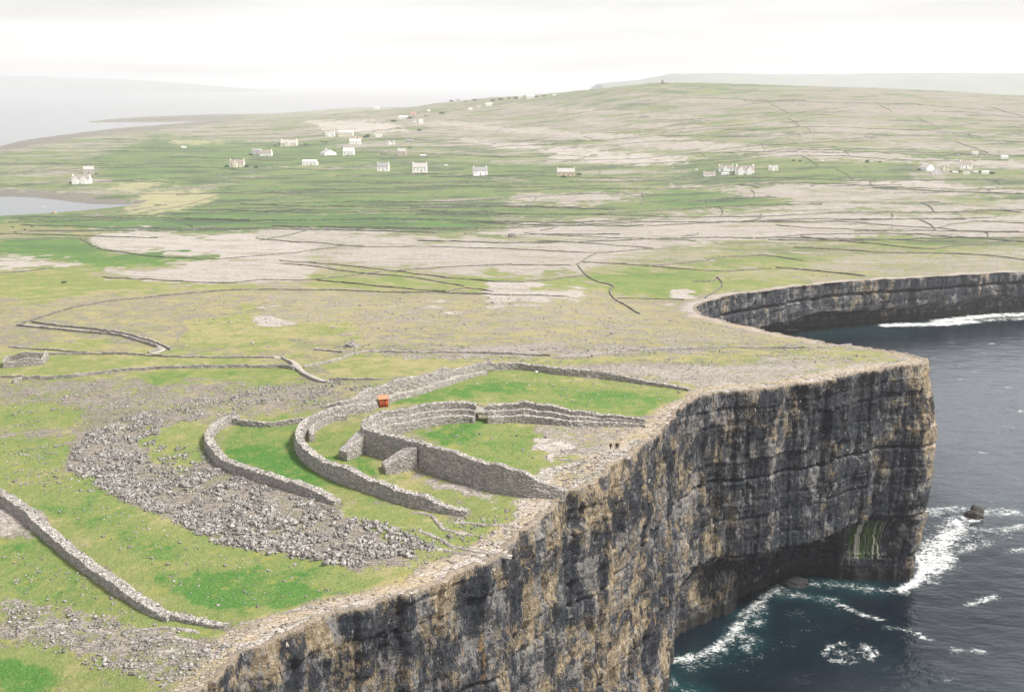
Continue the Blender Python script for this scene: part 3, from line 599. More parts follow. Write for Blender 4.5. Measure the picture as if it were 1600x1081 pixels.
def scatter(poly, n, seed=0, clump=None):
    P = np.array(poly, float); W = np.array([at(*p) for p in poly]); out = []
    lo, hi = W.min(0), W.max(0); r = np.random.default_rng(seed); got = 0; k = 0
    while got < n and k < 60:
        k += 1; c = np.stack([r.uniform(lo[0], hi[0], n * 3), r.uniform(lo[1], hi[1], n * 3)], 1)
        s = sdist(c[:, 0], c[:, 1], W); ok = s > 0
        p = np.ones(len(c)) * sst(0, 3., s)
        if clump: p *= sst(clump[1] - .1, clump[1] + .08, fbm(c[:, 0] / clump[0], c[:, 1] / clump[0], seed + 5, 3))
        c = c[ok & (r.uniform(0, 1, len(c)) < p)]; out.append(c); got += len(c)
    return np.vstack(out)[:n]
RUB = [(100,735),(110,700),(150,665),(225,642),(262,655),(250,690),(232,720),(290,742),(345,728),(420,757),(500,782),(520,800),(505,825),(530,850),(520,872),(490,880),(450,874),(330,852),(250,812),(180,782)]
r1 = scatter(RUB, 11500, 1, (4., .45)); r2 = scatter([(230,645),(330,610),(420,596),(560,592),(600,600),(520,640),(420,655),(340,655),(270,665)], 900, 2, (5., .55))
r3 = scatter([(500,783),(545,802),(600,815),(650,832),(705,868),(610,886),(560,892),(490,882),(525,850)], 1500, 3, (3., .47)); r4 = scatter([(225,690),(330,700),(345,740),(250,745)], 350, 4, (3., .5))
rr = np.vstack([r1, r2, r3, r4]); sz_ = .36 * rng.gamma(2.4, .34, len(rr)) * np.where(np.hypot(rr[:, 0], rr[:, 1]) < 262, 1.1, .95) + .14
vis = sz_ / np.hypot(rr[:, 0], rr[:, 1]); order = np.argsort(-vis)
big, small = order[:295], order[295:]
so_ = link('rubble_stones', stones('rubble_stones', rr[small], sz_[small], .18, .95, .45), M_STONE, kind='stuff')
protos = [stones('upright_stone', np.zeros((1, 2)), 1.0, 0, 1.1, .5, zfix=np.zeros(1)) for _ in range(14)]
for p_ in protos: p_.materials.append(M_STONE)
for n_, i in enumerate(big):
    o = link('upright_stone', protos[n_ % 14]); x_, y_ = rr[i]
    o.location = (x_, y_, z1(x_, y_) + .2 * sz_[i]); o.scale = (sz_[i],) * 3; o.rotation_euler = (0, 0, random.uniform(0, 6.28))
    o['label'] = 'jagged grey limestone block set among the dense stone rubble outside the fort'; o['category'] = 'stone'; o['group'] = 'set stones of the rubble band outside the fort'
# loose stones over the bare ground
loose = np.vstack([scatter([(0,930),(150,955),(320,1000),(430,985),(340,1060),(250,1075),(0,1000)], 1500, 11, (4., .46)), scatter([(0,600),(340,600),(500,595),(330,650),(150,665),(0,690)], 1500, 12, (6., .5)),
   scatter([(700,800),(830,790),(800,850),(700,890),(640,900),(600,830)], 500, 13, (3., .46)), scatter([(850,735),(960,700),(1020,680),(930,745),(880,778)], 350, 14), scatter([(500,540),(1250,545),(1400,560),(1100,600),(880,575),(600,560)], 2600, 15, (7., .48)),
   scatter([(0,690),(110,690),(180,785),(0,765)], 500, 16, (3., .5)), scatter([(300,470),(950,468),(1190,520),(1290,540),(600,545),(260,540)], 2600, 17, (9., .5)), scatter([(40,780),(180,785),(330,850),(560,892),(540,946),(340,962)], 260, 18), scatter([(0,842),(150,892),(310,1000),(0,932)], 200, 19), scatter([(620,676),(830,664),(1010,664),(960,720),(840,733)], 200, 20), scatter([(700,590),(1000,595),(1075,612),(900,640)], 200, 22)])
link('loose_stones', stones('loose_stones', loose, rng.gamma(3., .10, len(loose)) * np.where(loose[:, 1] > 420, 1.15, .9) + .08, .1, .55, .3), M_STONE, kind='stuff')
# broken slabs lying along the brink
m_ = (E[:, 1] > 150) & (E[:, 1] < 470) & (E[:, 0] > -80); ei = np.where(m_)[0]; pick = rng.choice(ei, 900); dist_ = rng.gamma(1.6, 2.2, 900) + .3
slab = RIM[pick] - NRM[pick] * dist_[:, None]
link('broken_slabs', stones('broken_slabs', slab, rng.gamma(3., .15, 900) + .12, .02, .26, .08), wall_mat('brink_slabs', (.22, .19, .16), (.38, .34, .30), .8), kind='stuff')
# stepped limestone ledges running across the slope towards the brink
def ledge(pts, w_, h_):
    P = np.array([at(*p) for p in pts]); Q, s = resample(P, lambda x, y: .8); t = np.gradient(Q, axis=0); t /= np.linalg.norm(t, axis=1)[:, None]; n = np.stack([t[:, 1], -t[:, 0]], 1)
    V = []; 
    for k, (q, nn) in enumerate(zip(Q, n)):
        j = (hsh(np.array([k // 2]), np.array([3]), 5)[0] - .5) * .5; e = min(1, k / 4, (len(Q) - 1 - k) / 4) ; z0 = z1(*q)
        for off, dz in ((.15, -.5), (j * .4, h_ * e), (-w_ + j, h_ * e * .9), (-w_ - .5, -.5)): V.append((q[0] + nn[0] * off, q[1] + nn[1] * off, z0 + dz))
    return mesh_np('ledge', V, grid_faces(len(Q), 4))
LEDGE_LABELS = ['curving rock ledge running from the rubble tail to the cliff brink', 'bent grey ledge below the end of the middle wall', 'lowest grey ledge below the rubble tail near the brink', 'straight ledge reaching the brink right of the middle wall end',
 'upper rock ledge on the bare floor of the inner fort', 'lowest short rock ledge on the bare floor of the inner fort', 'topmost thin ledge on the fort floor beside the two people', 'short ledge above the brink right of the lower left wall end',
 'faint ledge among bare stones in the lower left corner', 'ledge among bare rock below the end of the lower left wall', 'lowest ledge of the bare rock below the lower left wall', 'short ledge nearest under the collapsed end of the lower left wall']
M_LEDGE = wall_mat('ledge_limestone', (.22, .20, .18), (.38, .35, .32), .9)
for k, pts in enumerate([[(650,830),(690,845),(700,855),(760,866),(800,868)], [(640,800),(672,806),(690,828),(740,838)], [(672,858),(700,864),(760,872)], [(700,815),(760,822),(818,826)], [(868,712),(900,708),(950,712),(985,716)], [(862,718),(900,722),(945,726)], [(880,704),(930,704),(975,708)], [(440,960),(480,950),(520,952)], [(20,985),(90,978),(180,992)], [(210,1000),(270,998),(330,1012)], [(230,1020),(300,1020),(345,1030)], [(190,990),(260,982),(310,990)]]):
    o = link('limestone_ledge', ledge(pts, .9, .28), M_LEDGE)
    o['category'] = 'ledge'; o['group'] = 'low limestone ledges near the brink'; o['kind'] = 'thing'; o['label'] = LEDGE_LABELS[k]
# ------------------------------------------------------------------ walls
def path_frames(P, step):
    Q, s = resample(P, lambda x, y: step); t = np.gradient(Q, axis=0)
    for _ in range(2): t[1:-1] = (t[:-2] + 2 * t[1:-1] + t[2:]) / 4
    t /= np.linalg.norm(t, axis=1)[:, None] + 1e-9; return Q, s, np.stack([t[:, 1], -t[:, 0]], 1)
def sweep(name, Q, N_, prof, seg=.45, jit=.07, seed=0):
    """prof: array (n_path, n_pts, 2) of (offset along N, z): swept stone mass with rough faces and closed ends"""
    prof = np.asarray(prof, float); cols = []
    for a in range(prof.shape[1] - 1):
        L = np.hypot(*(prof[:, a + 1] - prof[:, a]).T).mean(); n = max(1, int(round(L / seg)))
        for k in range(n): cols.append(prof[:, a] + (prof[:, a + 1] - prof[:, a]) * k / n)
    cols.append(prof[:, -1]); Pm = np.stack(cols, 1); r = np.random.default_rng(seed)
    Pm = Pm + r.uniform(-jit, jit, Pm.shape)
    V = np.stack([Q[:, 0:1] + N_[:, 0:1] * Pm[:, :, 0], Q[:, 1:2] + N_[:, 1:2] * Pm[:, :, 0], Pm[:, :, 1]], 2)
    nr_, nc_ = V.shape[:2]; me = bpy.data.meshes.new(name)
    F_ = [tuple(f) for f in grid_faces(nr_, nc_).tolist()] + [tuple(range(nc_ - 1, -1, -1)), tuple(range((nr_ - 1) * nc_, nr_ * nc_))]
    me.from_pydata(V.reshape(-1, 3).tolist(), [], F_); me.update(); return me
def wall_mesh(name, P, w_, h, step=.6, seg=.5, jit=.07, h_end=None, batter=.12, seed=0, base=.5):
    Q, s, N_ = path_frames(P, step); L = s[-1]
    hh = np.interp(s / L, np.linspace(0, 1, len(h)), h) if isinstance(h, (list, tuple)) else np.full(len(s), h)
    hh = hh * (1 + (.30 if w_ > .9 else .45) * (fbm(s / 5., s * 0, 33 + seed, 3) - .5) * 2) + (hsh(np.floor(s / .9), s * 0 + 1, 34 + seed) - .5) * .16 * min(1, w_)
    zc = land_z(Q[:, 0], Q[:, 1]); zl = land_z(Q[:, 0] - N_[:, 0] * w_, Q[:, 1] - N_[:, 1] * w_); zr = land_z(Q[:, 0] + N_[:, 0] * w_, Q[:, 1] + N_[:, 1] * w_)
    b_ = batter * hh
    prof = np.stack([np.stack([-w_/2 - b_, np.minimum(zl, zc) - base], 1), np.stack([-w_/2 + 0*b_, zc + hh], 1), np.stack([w_/2 + 0*b_, zc + hh], 1), np.stack([w_/2 + b_, np.minimum(zr, zc) - base], 1)], 1)
    return sweep(name, Q, N_, prof, seg, jit, seed), (Q, s, N_, zc + hh)
def coping(parent, fr, w_, dens=1.6, size=.24):
    Q, s, N_, zt_ = fr; n = max(4, int(s[-1] * dens)); k = rng.integers(0, len(Q), n); off = rng.uniform(-.5, .5, n) * w_
    xy = Q[k] + N_[k] * off[:, None]; link('coping_stones', stones('coping_stones', xy, rng.gamma(5., size / 5, n) + .1, .15, .5, .3, zfix=zt_[k]), M_STONE, parent, kind='stuff')
def big_wall(label, pts, w_, h, rad=2, cop=1.6, seed=0, terr=None, name='drystone_wall'):
    P = chaikin(np.array([at(*p) for p in pts]), rad); t = thing(name, (0, 0, 0), label, 'stone wall')
    me, fr = wall_mesh('wall_body', P, w_, h, .5, .45, .13, seed=seed); link('wall_body', me, M_WALL, t); coping(t, fr, w_, cop)
    return t, P
# --- inner fort: horseshoe rampart with stepped terraces inside, gateway and two buttresses
ZI = 87.0
CREST = [(1009,654,88.9),(985,651,89.2),(969,647.5,89.9),(940,645,90.1),(916,642,90.5),(890,638.5,91.1),(866,634,91.7),(842,628,92.4),(819,625.5,92.7),(790,628,92.2),(770,630.5,92.0),(755,630.5,92.1),(737,626.5,92.5),(710,627,92.5),(683,629,92.5),(655,632,92.5),(629,636,92.6),(606,640,92.6),(588,645,92.6),(573,652,92.6),(565,659,92.5),(563,666,92.4),(569,671,92.3),(584,675,92.3),(603,679,92.3),(622,683,92.3),(640,687.5,92.2),(676,699,92.2),(723,712,92.2),(750,720,92.0),(774,727,91.9),(800,733.5,91.6),(820,739,91.2),(832,748,90.0),(845,754.5,89.1),(862,761,88.2),(884,769,87.0)]
cw = np.array([(*at_z(a, b_, z), z) for a, b_, z in CREST])
fort = thing('stone_fort', (0, 0, 0), 'horseshoe shaped grey stone fort with terraced inner walls at the cliff brink', 'fort')
cen = np.array([at_z(800, 690, ZI)[0], at_z(800, 690, ZI)[1]])
P3 = chaikin(cw, 2); d3 = np.r_[0, np.cumsum(np.hypot(*np.diff(P3[:, :2], axis=0).T))]
Qf, sf, Nf = path_frames(P3[:, :2], .45); zcf = np.interp(sf, d3, P3[:, 2]); zcf = zcf + (hsh(np.floor(sf / .8), sf * 0, 8) - .5) * .18 + (fbm(sf / 4.5, sf * 0, 11, 3) - .5) * 1.1
if ((cen - Qf[len(Qf) // 2]) * Nf[len(Qf) // 2]).sum() < 0: Nf = -Nf          # N points into the enclosure
sgate = sf[np.argmin(np.hypot(Qf[:, 0] - at_z(754, 631, 92.2)[0], Qf[:, 1] - at_z(754, 631, 92.2)[1]))]
zo = land_z(Qf[:, 0] - Nf[:, 0] * .6, Qf[:, 1] - Nf[:, 1] * .6)
th = np.interp(sf, [0, 9, 20, sf[-1] - 14, sf[-1] - 4, sf[-1]], [.25, .6, 1, 1, .7, .4])
def tiers(i):
    H = np.maximum(zcf[i] - ZI, .5); a = .42 * H; b_ = .68 * H; k = th[i]; hb = .10 * (zcf[i] - zo[i])
    zi = land_z(Qf[i, 0] + Nf[i, 0] * 5, Qf[i, 1] + Nf[i, 1] * 5)
    return np.stack([np.stack(q, 1) for q in [(-hb, zo[i] - .8), (0 * k, zcf[i]), (1.9 * np.maximum(k, .7), zcf[i]), (1.75 * np.maximum(k, .7), ZI + b_), (1.75 * np.maximum(k, .7) + 1.4 * k, ZI + b_), (1.75 * np.maximum(k, .7) + 1.45 * k, ZI + a), (1.75 * np.maximum(k, .7) + 3.0 * k, ZI + a), (1.75 * np.maximum(k, .7) + 3.05 * k, zi - .8)]], 1)
iA = np.where(sf <= sgate - 1.05)[0]; iB = np.where(sf >= sgate + 1.05)[0]
link('rampart', sweep('rampart', Qf[iA], Nf[iA], tiers(iA), .42, .12, 1), M_WALL, fort)
link('rampart', sweep('rampart', Qf[iB], Nf[iB], tiers(iB), .42, .12, 2), M_WALL, fort)
iG = np.where(abs(sf - sgate) < 1.45)[0]
pg = np.stack([np.stack(q, 1) for q in [(0 * sf[iG] + .05, ZI + 2.3 + 0 * sf[iG]), (0 * sf[iG] + .05, zcf[iG] - .9), (1.5 + 0 * sf[iG], zcf[iG] - 1.1), (2.4 + 0 * sf[iG], ZI + 2.9 + 0 * sf[iG]), (2.4 + 0 * sf[iG], ZI + 2.3 + 0 * sf[iG])]], 1)
link('lintel', sweep('lintel', Qf[iG], Nf[iG], pg, .5, .06, 3), M_WALL, fort)
for sgn_ in (0,):
    n = 420; k = rng.integers(0, len(Qf), n); k = k[abs(sf[k] - sgate) > 1.2]; xy = Qf[k] + Nf[k] * rng.uniform(.1, 1.5, len(k))[:, None]
    link('coping_stones', stones('coping_stones', xy, rng.gamma(5., .05, len(k)) + .08, .10, .5, .3, zfix=zcf[k]), M_STONE, fort, kind='stuff')
def buttress(px, py, length, wid, zt0, zt1, skew, seed):
    i = int(np.argmin(np.hypot(Qf[:, 0] - at_z(px, py, 92.3)[0], Qf[:, 1] - at_z(px, py, 92.3)[1]))); n = -Nf[i]; n = np.array([n[0] * math.cos(skew) - n[1] * math.sin(skew), n[0] * math.sin(skew) + n[1] * math.cos(skew)])
    P = np.stack([Qf[i] - n * .3, Qf[i] + n * length]); Q, s, N_ = path_frames(P, .45); f = np.clip((s - .3) / length, 0, 1)
    zb = land_z(Q[:, 0], Q[:, 1]) - .6; zt_ = zt0 + (zt1 - zt0) * f; ww = wid * (1 - .1 * f)
    pr = np.stack([np.stack([-ww * .55, zb], 1), np.stack([-ww * .5, zt_], 1), np.stack([ww * .5, zt_], 1), np.stack([ww * .55, zb], 1)], 1)
    link('buttress', sweep('buttress', Q, N_, pr, .42, .08, seed), M_WALL, fort)
buttress(566, 669, 7.0, 3.8, 91.2, 87.4, R(20), 5); buttress(645, 689, 8.2, 5.0, 91.0, 86.6, R(-30), 6)
# --- middle wall, its far terrace, outer wall
big_wall('tall grey middle wall curving round the near side of the fort to the ledges',
   [(731,803),(709,802),(680,797),(646,790),(610,779),(567,763),(535,751),(504,737),(488,727),(476,716),(468,702),(467,692),(470,682),(478,672),(490,663),(505,656),(520,650),(545,644),(567,639)], 2.0, [1.6, 3.2, 3.7, 3.7, 3.6, 3.4, 3.0, 2.6], cop=2., seed=1)
t_, _ = big_wall('long grey stepped wall sweeping behind the orange hut and round the far enclosure',
   [(512,642),(535,641),(553,637),(575,627),(596,617),(620,611),(650,605),(680,597),(709,589),(730,583),(748,579.5),(775,577.5),(810,577),(838,580),(870,585),(900,588),(955,592),(1000,599),(1027,603),(1060,608),(1078,611)], 2.0, [2.4, 3.6, 3.9, 3.6, 2.8, 2.4, 2.4, 2.2, 1.6, .6], cop=1.6, seed=2)
me, fr = wall_mesh('terrace', chaikin(np.array([at(*p) for p in [(518,649),(545,645),(573,640),(590,634),(612,626),(650,617),(680,607),(709,597),(735,588),(760,584)]]), 2), 2.0, [1.0, 1.7, 1.8, 1.9, 1.9, 1.6, .9], .5, .45, .08, seed=7); link('terrace', me, M_WALL, t_)
big_wall('short low wall inside the bend of the middle wall', [(488,690),(486,680),(492,672),(505,664),(522,657),(543,654)], 1.4, [2.0, 1.8, 1.6, 1.5], cop=1., seed=8)
big_wall('thick grey outer wall winding round the left of the bright green enclosure',
   [(528,787),(508,779),(489,773),(465,766),(441,758),(415,750),(394,744),(374,738),(357,732),(345,724),(338,715),(330,704),(326,694),(327,684),(334,675),(347,668),(360,663),(373,663)], 2.3, [1.0, 2.2, 2.6, 2.7, 2.8, 2.7, 2.6, 2.2], cop=2., seed=3)
big_wall('low thin wall closing the top of the green enclosure beside the outer wall', [(371,664),(400,667),(426,667),(455,663),(489,659),(505,656)], 1.0, [1.5, 1.4, 1.3, 1.4], cop=1., seed=4)
big_wall('straight grey wall running down the grass in the lower left corner',
   [(-90,735),(-40,757),(0,781),(25,795),(45,811),(65,829),(85,846),(103,862),(125,880),(152,900),(175,916),(200,932),(225,948),(250,960),(268,966)], 2.4, [2.8, 2.8, 2.7, 2.6, 2.5, 2.3, 1.9, 1.2], cop=2.4, seed=5)
big_wall('collapsed low end of the lower left wall near the cliff brink', [(266,963),(290,968),(312,972),(335,977),(355,979)], 1.7, [.9, .8, .7, .5], cop=2.5, seed=6)
# --- field walls across the island
FW = [
 ('dark wall climbing from the bend of the left lane towards the centre', [(27,509),(50,501),(82,491),(105,483),(140,476),(175,471),(220,466),(275,461),(337,455),(400,453),(450,453),(500,453),(550,455)], 1.3),
 ('wall continuing level across the middle above the bare stony slope', [(550,455),(625,457),(700,458),(800,462),(880,464)], 1.3),
 ('wall along the near side of the left lane', [(27,510),(62,514),(125,519),(187,524),(215,533),(240,541),(252,546),(232,552)], 1.5),
 ('wall along the far side of the pale left lane', [(50,504),(90,511),(150,516),(198,522),(220,530),(245,537),(262,545),(268,548)], 1.5),
 ('ragged wall crossing from the ruined pen to the lane fork', [(60,556),(140,553),(225,555),(275,559),(325,559),(400,559),(428,559)], 1.1),
 ('long dark wall above the stony ground left of the fort', [(20,599),(37,593),(100,592),(150,584),(212,578),(287,576),(400,574),(445,574),(460,577)], 1.7),
 ('short stub of wall at the left border beside the long dark wall', [(-40,592),(0,591),(37,590)], 1.3),
 ('faint low wall above the ruined pen', [(15,543),(75,548),(140,552)], .9),
 ('wall at the lower rim of the left pale limestone pavement', [(125,373),(150,388),(187,395),(250,402),(300,405),(350,405),(400,400),(450,396),(500,390),(540,384),(565,385)], 1.5),
 ('long wall between the two pale limestone pavements', [(400,373),(450,378),(500,380),(540,384),(575,386),(650,386),(712,386),(800,390),(875,393),(935,396),(980,392),(1015,388)], 1.5),
 ('short link wall between two pavement walls near the middle', [(902,413),(910,408),(920,402),(932,396)], 1.5),
 ('level wall on the pale pavement left of the short link wall', [(800,415),(850,415),(892,415)], 1.5),
 ('wall rising right from the crossing of pavement walls', [(620,423),(662,420),(712,417),(760,415),(800,414)], 1.5),
 ('long wall slanting down to the green strip below the pale pavement', [(437,408),(500,412),(550,417),(612,423),(662,430),(725,437),(800,442),(850,440),(880,434),(917,432)], 1.5),
 ('zigzag wall down the left side of the bright green field', [(902,413),(907,420),(917,432),(930,440),(962,447),(952,452),(956,465),(975,476),(999,491)], 1.5),
 ('dark wall above the bright green field by the bay', [(910,410),(975,413),(1025,417),(1050,420),(1125,425),(1160,423),(1208,420)], 1.6),
 ('heavy wall running right to the brink of the bay cliff', [(1212,419),(1250,421),(1287,425),(1320,428),(1352,432)], 1.9),
 ('wall arching over the yellow green field', [(1012,417),(1050,413),(1100,408),(1125,402),(1162,401),(1200,398),(1237,405),(1255,407)], 1.6),
 ('hooked wall at the right corner of the bright green field', [(1082,440),(1117,440),(1120,432),(1132,445),(1118,456),(1102,466)], 1.5),
 ('wall along the bottom of the bright green field', [(956,466),(1000,467),(1050,468),(1070,469)], 1.3),
 ('long wall bending across the right pavement', [(1200,372),(1245,368),(1300,367),(1350,365),(1425,366),(1500,371),(1590,378),(1640,381)], 1.9),
 ('upper long wall of the right pavement', [(1200,345),(1312,347),(1350,349),(1425,355),(1470,357),(1507,362),(1600,364),(1640,365)], 1.9),
 ('arched wall at the far right above the pavement', [(1467,356),(1487,351),(1525,346),(1570,348),(1620,350)], 1.9),
 ('wall between the two long walls of the right pavement', [(1212,352),(1272,357),(1337,359),(1387,362),(1397,353)], 1.7),
 ('sagging wall below a green patch on the right pavement', [(1250,370),(1282,375),(1332,378),(1375,382),(1412,387),(1450,390),(1487,386),(1550,380),(1590,378)], 1.8),
 ('lowest long wall of the right pavement', [(1240,387),(1312,390),(1375,395),(1450,396),(1512,398),(1562,401),(1600,407),(1640,411)], 1.8),
 ('short dark wall above a green patch on the right pavement', [(1355,375),(1405,375),(1425,377),(1495,378)], 1.7),
 ('wall on the upper middle pavement, upper of a close pair', [(820,365),(857,367),(935,371),(1012,374),(1087,376)], 1.5),
 ('wall on the upper middle pavement, lower of a close pair', [(837,376),(912,380),(975,385),(1020,388)], 1.5),
 ('wall along the top edge of the middle pavement', [(800,355),(870,348),(912,347),(1000,343)], 1.6),
 ('dark wall inside the green strip below the pavement', [(495,438),(525,441),(575,446),(650,453),(697,456)], 1.5),
 ('wall rising from the left into the crossing of walls', [(400,438),(487,438),(525,433),(560,430),(595,425)], 1.4),
 ('humped small wall right of the green strip', [(700,456),(720,450),(750,452),(770,456)], 1.3),
 ('second of two parallel walls slanting below the pavement', [(442,412),(500,417),(555,427),(640,433),(687,441),(725,448)], 1.3),
 ('dark wall in the green below the far cottages', [(667,361),(725,356),(770,353)], 1.8),
 ('ragged row of stones above the far yellow green strip', [(550,554),(587,549),(637,551),(712,551),(800,553),(860,556)], 1.0),
 ('broken row of stones reaching towards the far headland', [(925,557),(962,549),(1025,547),(1150,544),(1200,543),(1275,546),(1330,539)], 1.0),
 ('short wall beside the big boulder', [(492,547),(515,549),(537,551)], 1.0),
 ('curving wall on the right side of the lane fork', [(475,575),(487,571),(500,568),(517,566),(535,560),(552,554)], 1.1),
 ('wall down the left side of the lane towards the fort', [(440,560),(456,568),(464,578),(475,588),(495,596),(512,598)], 1.2),
 ('low stone row behind the rubble towards the fort', [(515,594),(550,594),(600,594)], .9),
 ('wall on the left side above a yellow green field', [(160,433),(175,435),(250,438),(325,442),(360,443),(400,439)], 1.3),
 ('short wall at the left border on pale rock', [(-30,428),(0,427),(42,425),(82,419)], 1.4),
 ('curved wall behind the sandy beach', [(335,307),(325,311),(300,318),(270,325),(240,330),(215,333)], 1.8),
 ('thin wall rising from the beach towards the cottages', [(290,297),(318,290),(345,281),(390,268),(430,259),(475,251)], 1.8),
 ('long faint wall through the green pasture', [(210,304),(330,302),(450,303),(560,301),(640,303)], 1.5),
 ('wall across the lower green pasture', [(400,325),(480,322),(560,325),(640,327),(700,330)], 1.5),
 ('slanting wall across the big green pasture', [(440,322),(480,308),(520,292),(560,282)], 1.5),
]
def field_wall(label, pts, h, world=None, group=None, w_=.65, step=1.4):
    P = np.array([at(*p) for p in pts]) if world is None else world
    P = chaikin(P, 1); c = P[len(P) // 2]
    me, _ = wall_mesh('drystone_wall', P, w_ if P[:, 1].mean() < 700 else .7, h * (1 if P[:, 1].mean() < 600 else .72), step if P[:, 1].mean() < 700 else 4., 1.2, .12, seed=int(abs(c[0])) % 97, base=.8)
    o = link('drystone_wall', me, M_FAR if world is not None else (M_FWALL if P[:, 1].mean() > 480 else M_WALL)); o['kind'] = 'thing'; o['label'] = label; o['category'] = 'field wall'; o['group'] = group or 'drystone field walls'
for lab, pts, h in FW: field_wall(lab, pts, h * .72)
r_ = np.random.default_rng(5); cnt = 0; Yr = 1130.; rows = []
while Yr < 3700: rows.append(Yr); Yr *= r_.uniform(1.032, 1.052)
def far_ok(P): return not ((land_z(P[:, 0], P[:, 1], False) < 3).any() or abs(P[:, 0] / P[:, 1]).max() > .55)
def far_wall(P):
    global cnt
    if cnt < 298 and far_ok(P): field_wall('faint drystone wall among many on the far hazy slopes of the island', None, r_.uniform(1.3, 1.7), P, 'faint walls on the far slopes'); cnt += 1
def rowline(Y0, x): return Y0 * (1 + .035 * np.sin(x / 210. + Y0) + .012 * np.sin(x / 61. + 2 * Y0)) - .05 * x
for ri, Y0 in enumerate(rows):
    x = -.5 * Y0 + r_.uniform(0, 100)
    while x < .52 * Y0:
        ln = r_.uniform(110, 330) * (Y0 / 1800) ** .6; xs_ = np.linspace(x, x + ln, 9)
        if r_.uniform() < .62: far_wall(np.stack([xs_, rowline(Y0, xs_)], 1) + r_.normal(0, 1.2, (9, 2)))
        if ri + 1 < len(rows) and r_.uniform() < .5:
            xa = x + ln * r_.uniform(.2, .8); t_l = np.linspace(0, 1, 5); y0_, y1_ = rowline(Y0, np.array([xa]))[0], rowline(rows[ri + 1], np.array([xa + 15]))[0]
            far_wall(np.stack([xa + 22 * t_l + 5 * np.sin(3 * t_l), y0_ + (y1_ - y0_) * t_l], 1))
        x += ln
# --- lanes
M_PATH = flat('pale_gravel', (.30, .28, .25), .15, .8)
def lane(pts, w_):
    P = chaikin(np.array([at(*p) for p in pts]), 2); Q, s, N_ = path_frames(P, 1.); V = []
    for q, n in zip(Q, N_):
        zc = max(z1(*(q + n * o)) for o in (-w_ / 2, 0, w_ / 2)) + .12
        V += [(*(q - n * w_ / 2 - n * .3), zc - .7), (*(q - n * w_ / 2), zc), (*(q + n * w_ / 2), zc), (*(q + n * w_ / 2 + n * .3), zc - .7)]
    link('path', mesh_np('path', V, grid_faces(len(Q), 4)), M_PATH, kind='structure')
lane([(38,508),(70,512),(130,517),(195,523),(212,529),(230,535),(246,541),(256,546),(250,549),(235,552)], 2.4); lane([(427,557),(440,560),(457,565),(467,573),(471,581),(482,588),(498,593),(516,597)], 2.2)
# ------------------------------------------------------------------ ruin, boulders, hut, boards
t = thing('ruined_pen', (0, 0, 0), 'roofless rectangular stone ruin among grey rock at the left border', 'ruin')
A_, B_, C_, D_ = [np.array(at(*p)) for p in [(6,574),(66,569),(74,561),(14,563)]]
for a, b_ in ((A_, B_), (B_, C_), (C_, D_), (D_, A_)):
    me, _ = wall_mesh('wall', np.stack([a, b_]), .8, 2.6, .6, .5, .08); link('wall', me, M_WALL, t)
def rock(name, px, py, sx_, sy_, sz_, label, cat='boulder', mat=M_STONE, z=None, seed=1, rz=0):
    bm = bmesh.new(); bmesh.ops.create_icosphere(bm, subdivisions=4, radius=1)
    for v in bm.verts:
        p = np.array(v.co); q = fbm(np.array([p[0] * 1.3 + seed * 7 + p[2]]), np.array([p[1] * 1.3 + p[2] * .7]), seed, 3)[0]; q2 = hsh(np.array([math.floor(p[0] * 2.5 + seed)]), np.array([math.floor(p[2] * 3 + p[1] * 2)]), seed)[0]
        k = .62 + .6 * q + .13 * q2; v.co = (p[0] * sx_ * k, p[1] * sy_ * k, max(p[2], -.5) * sz_ * k)
    me = bpy.data.meshes.new(name); bm.to_mesh(me); bm.free(); o = link(name, me, mat)
    x, y = at(px, py) if z is None else at_z(px, py, z); o.location = (x, y, (z1(x, y) if z is None else z)); o.rotation_euler = (0, 0, rz); o['label'] = label; o['category'] = cat; return o
rock('boulder', 550, 542, 3.0, 1.6, 2.0, 'big pale boulder beside the ragged stone row above the fort', seed=2)
rock('boulder', 740, 661, .55, .5, .7, 'small pale boulder at the left foot of the fort gateway', seed=3)
rock('boulder', 800, 370, 5, 4, 4, 'dark boulder pile at the left corner of the middle pavement', mat=M_FWALL, seed=4)
rock('sea_rock', 1523, 806, 4.0, 3.2, 4.2, 'dark pointed rock standing alone in the foaming sea', 'sea rock', flat('sea_rock', (.05, .045, .04), .5, 1.5), 0, 5)
rock('sea_rock', 1178, 516, 7.0, 4, 3.2, 'low dark rock awash under the head of the bay', 'sea rock', flat('bay_rock', (.04, .04, .04), .5, 1.5), 0, 6)
rock('sea_rock', 1240, 912, 6.0, 4, 3.0, 'wet dark ledge rock awash at the mouth of the sea cave', 'sea rock', bpy.data.materials['bay_rock'], 0, 8)
rock('boulder', 948, 717, .9, .6, .5, 'loose block on the bare rock in front of the two people', seed=9)
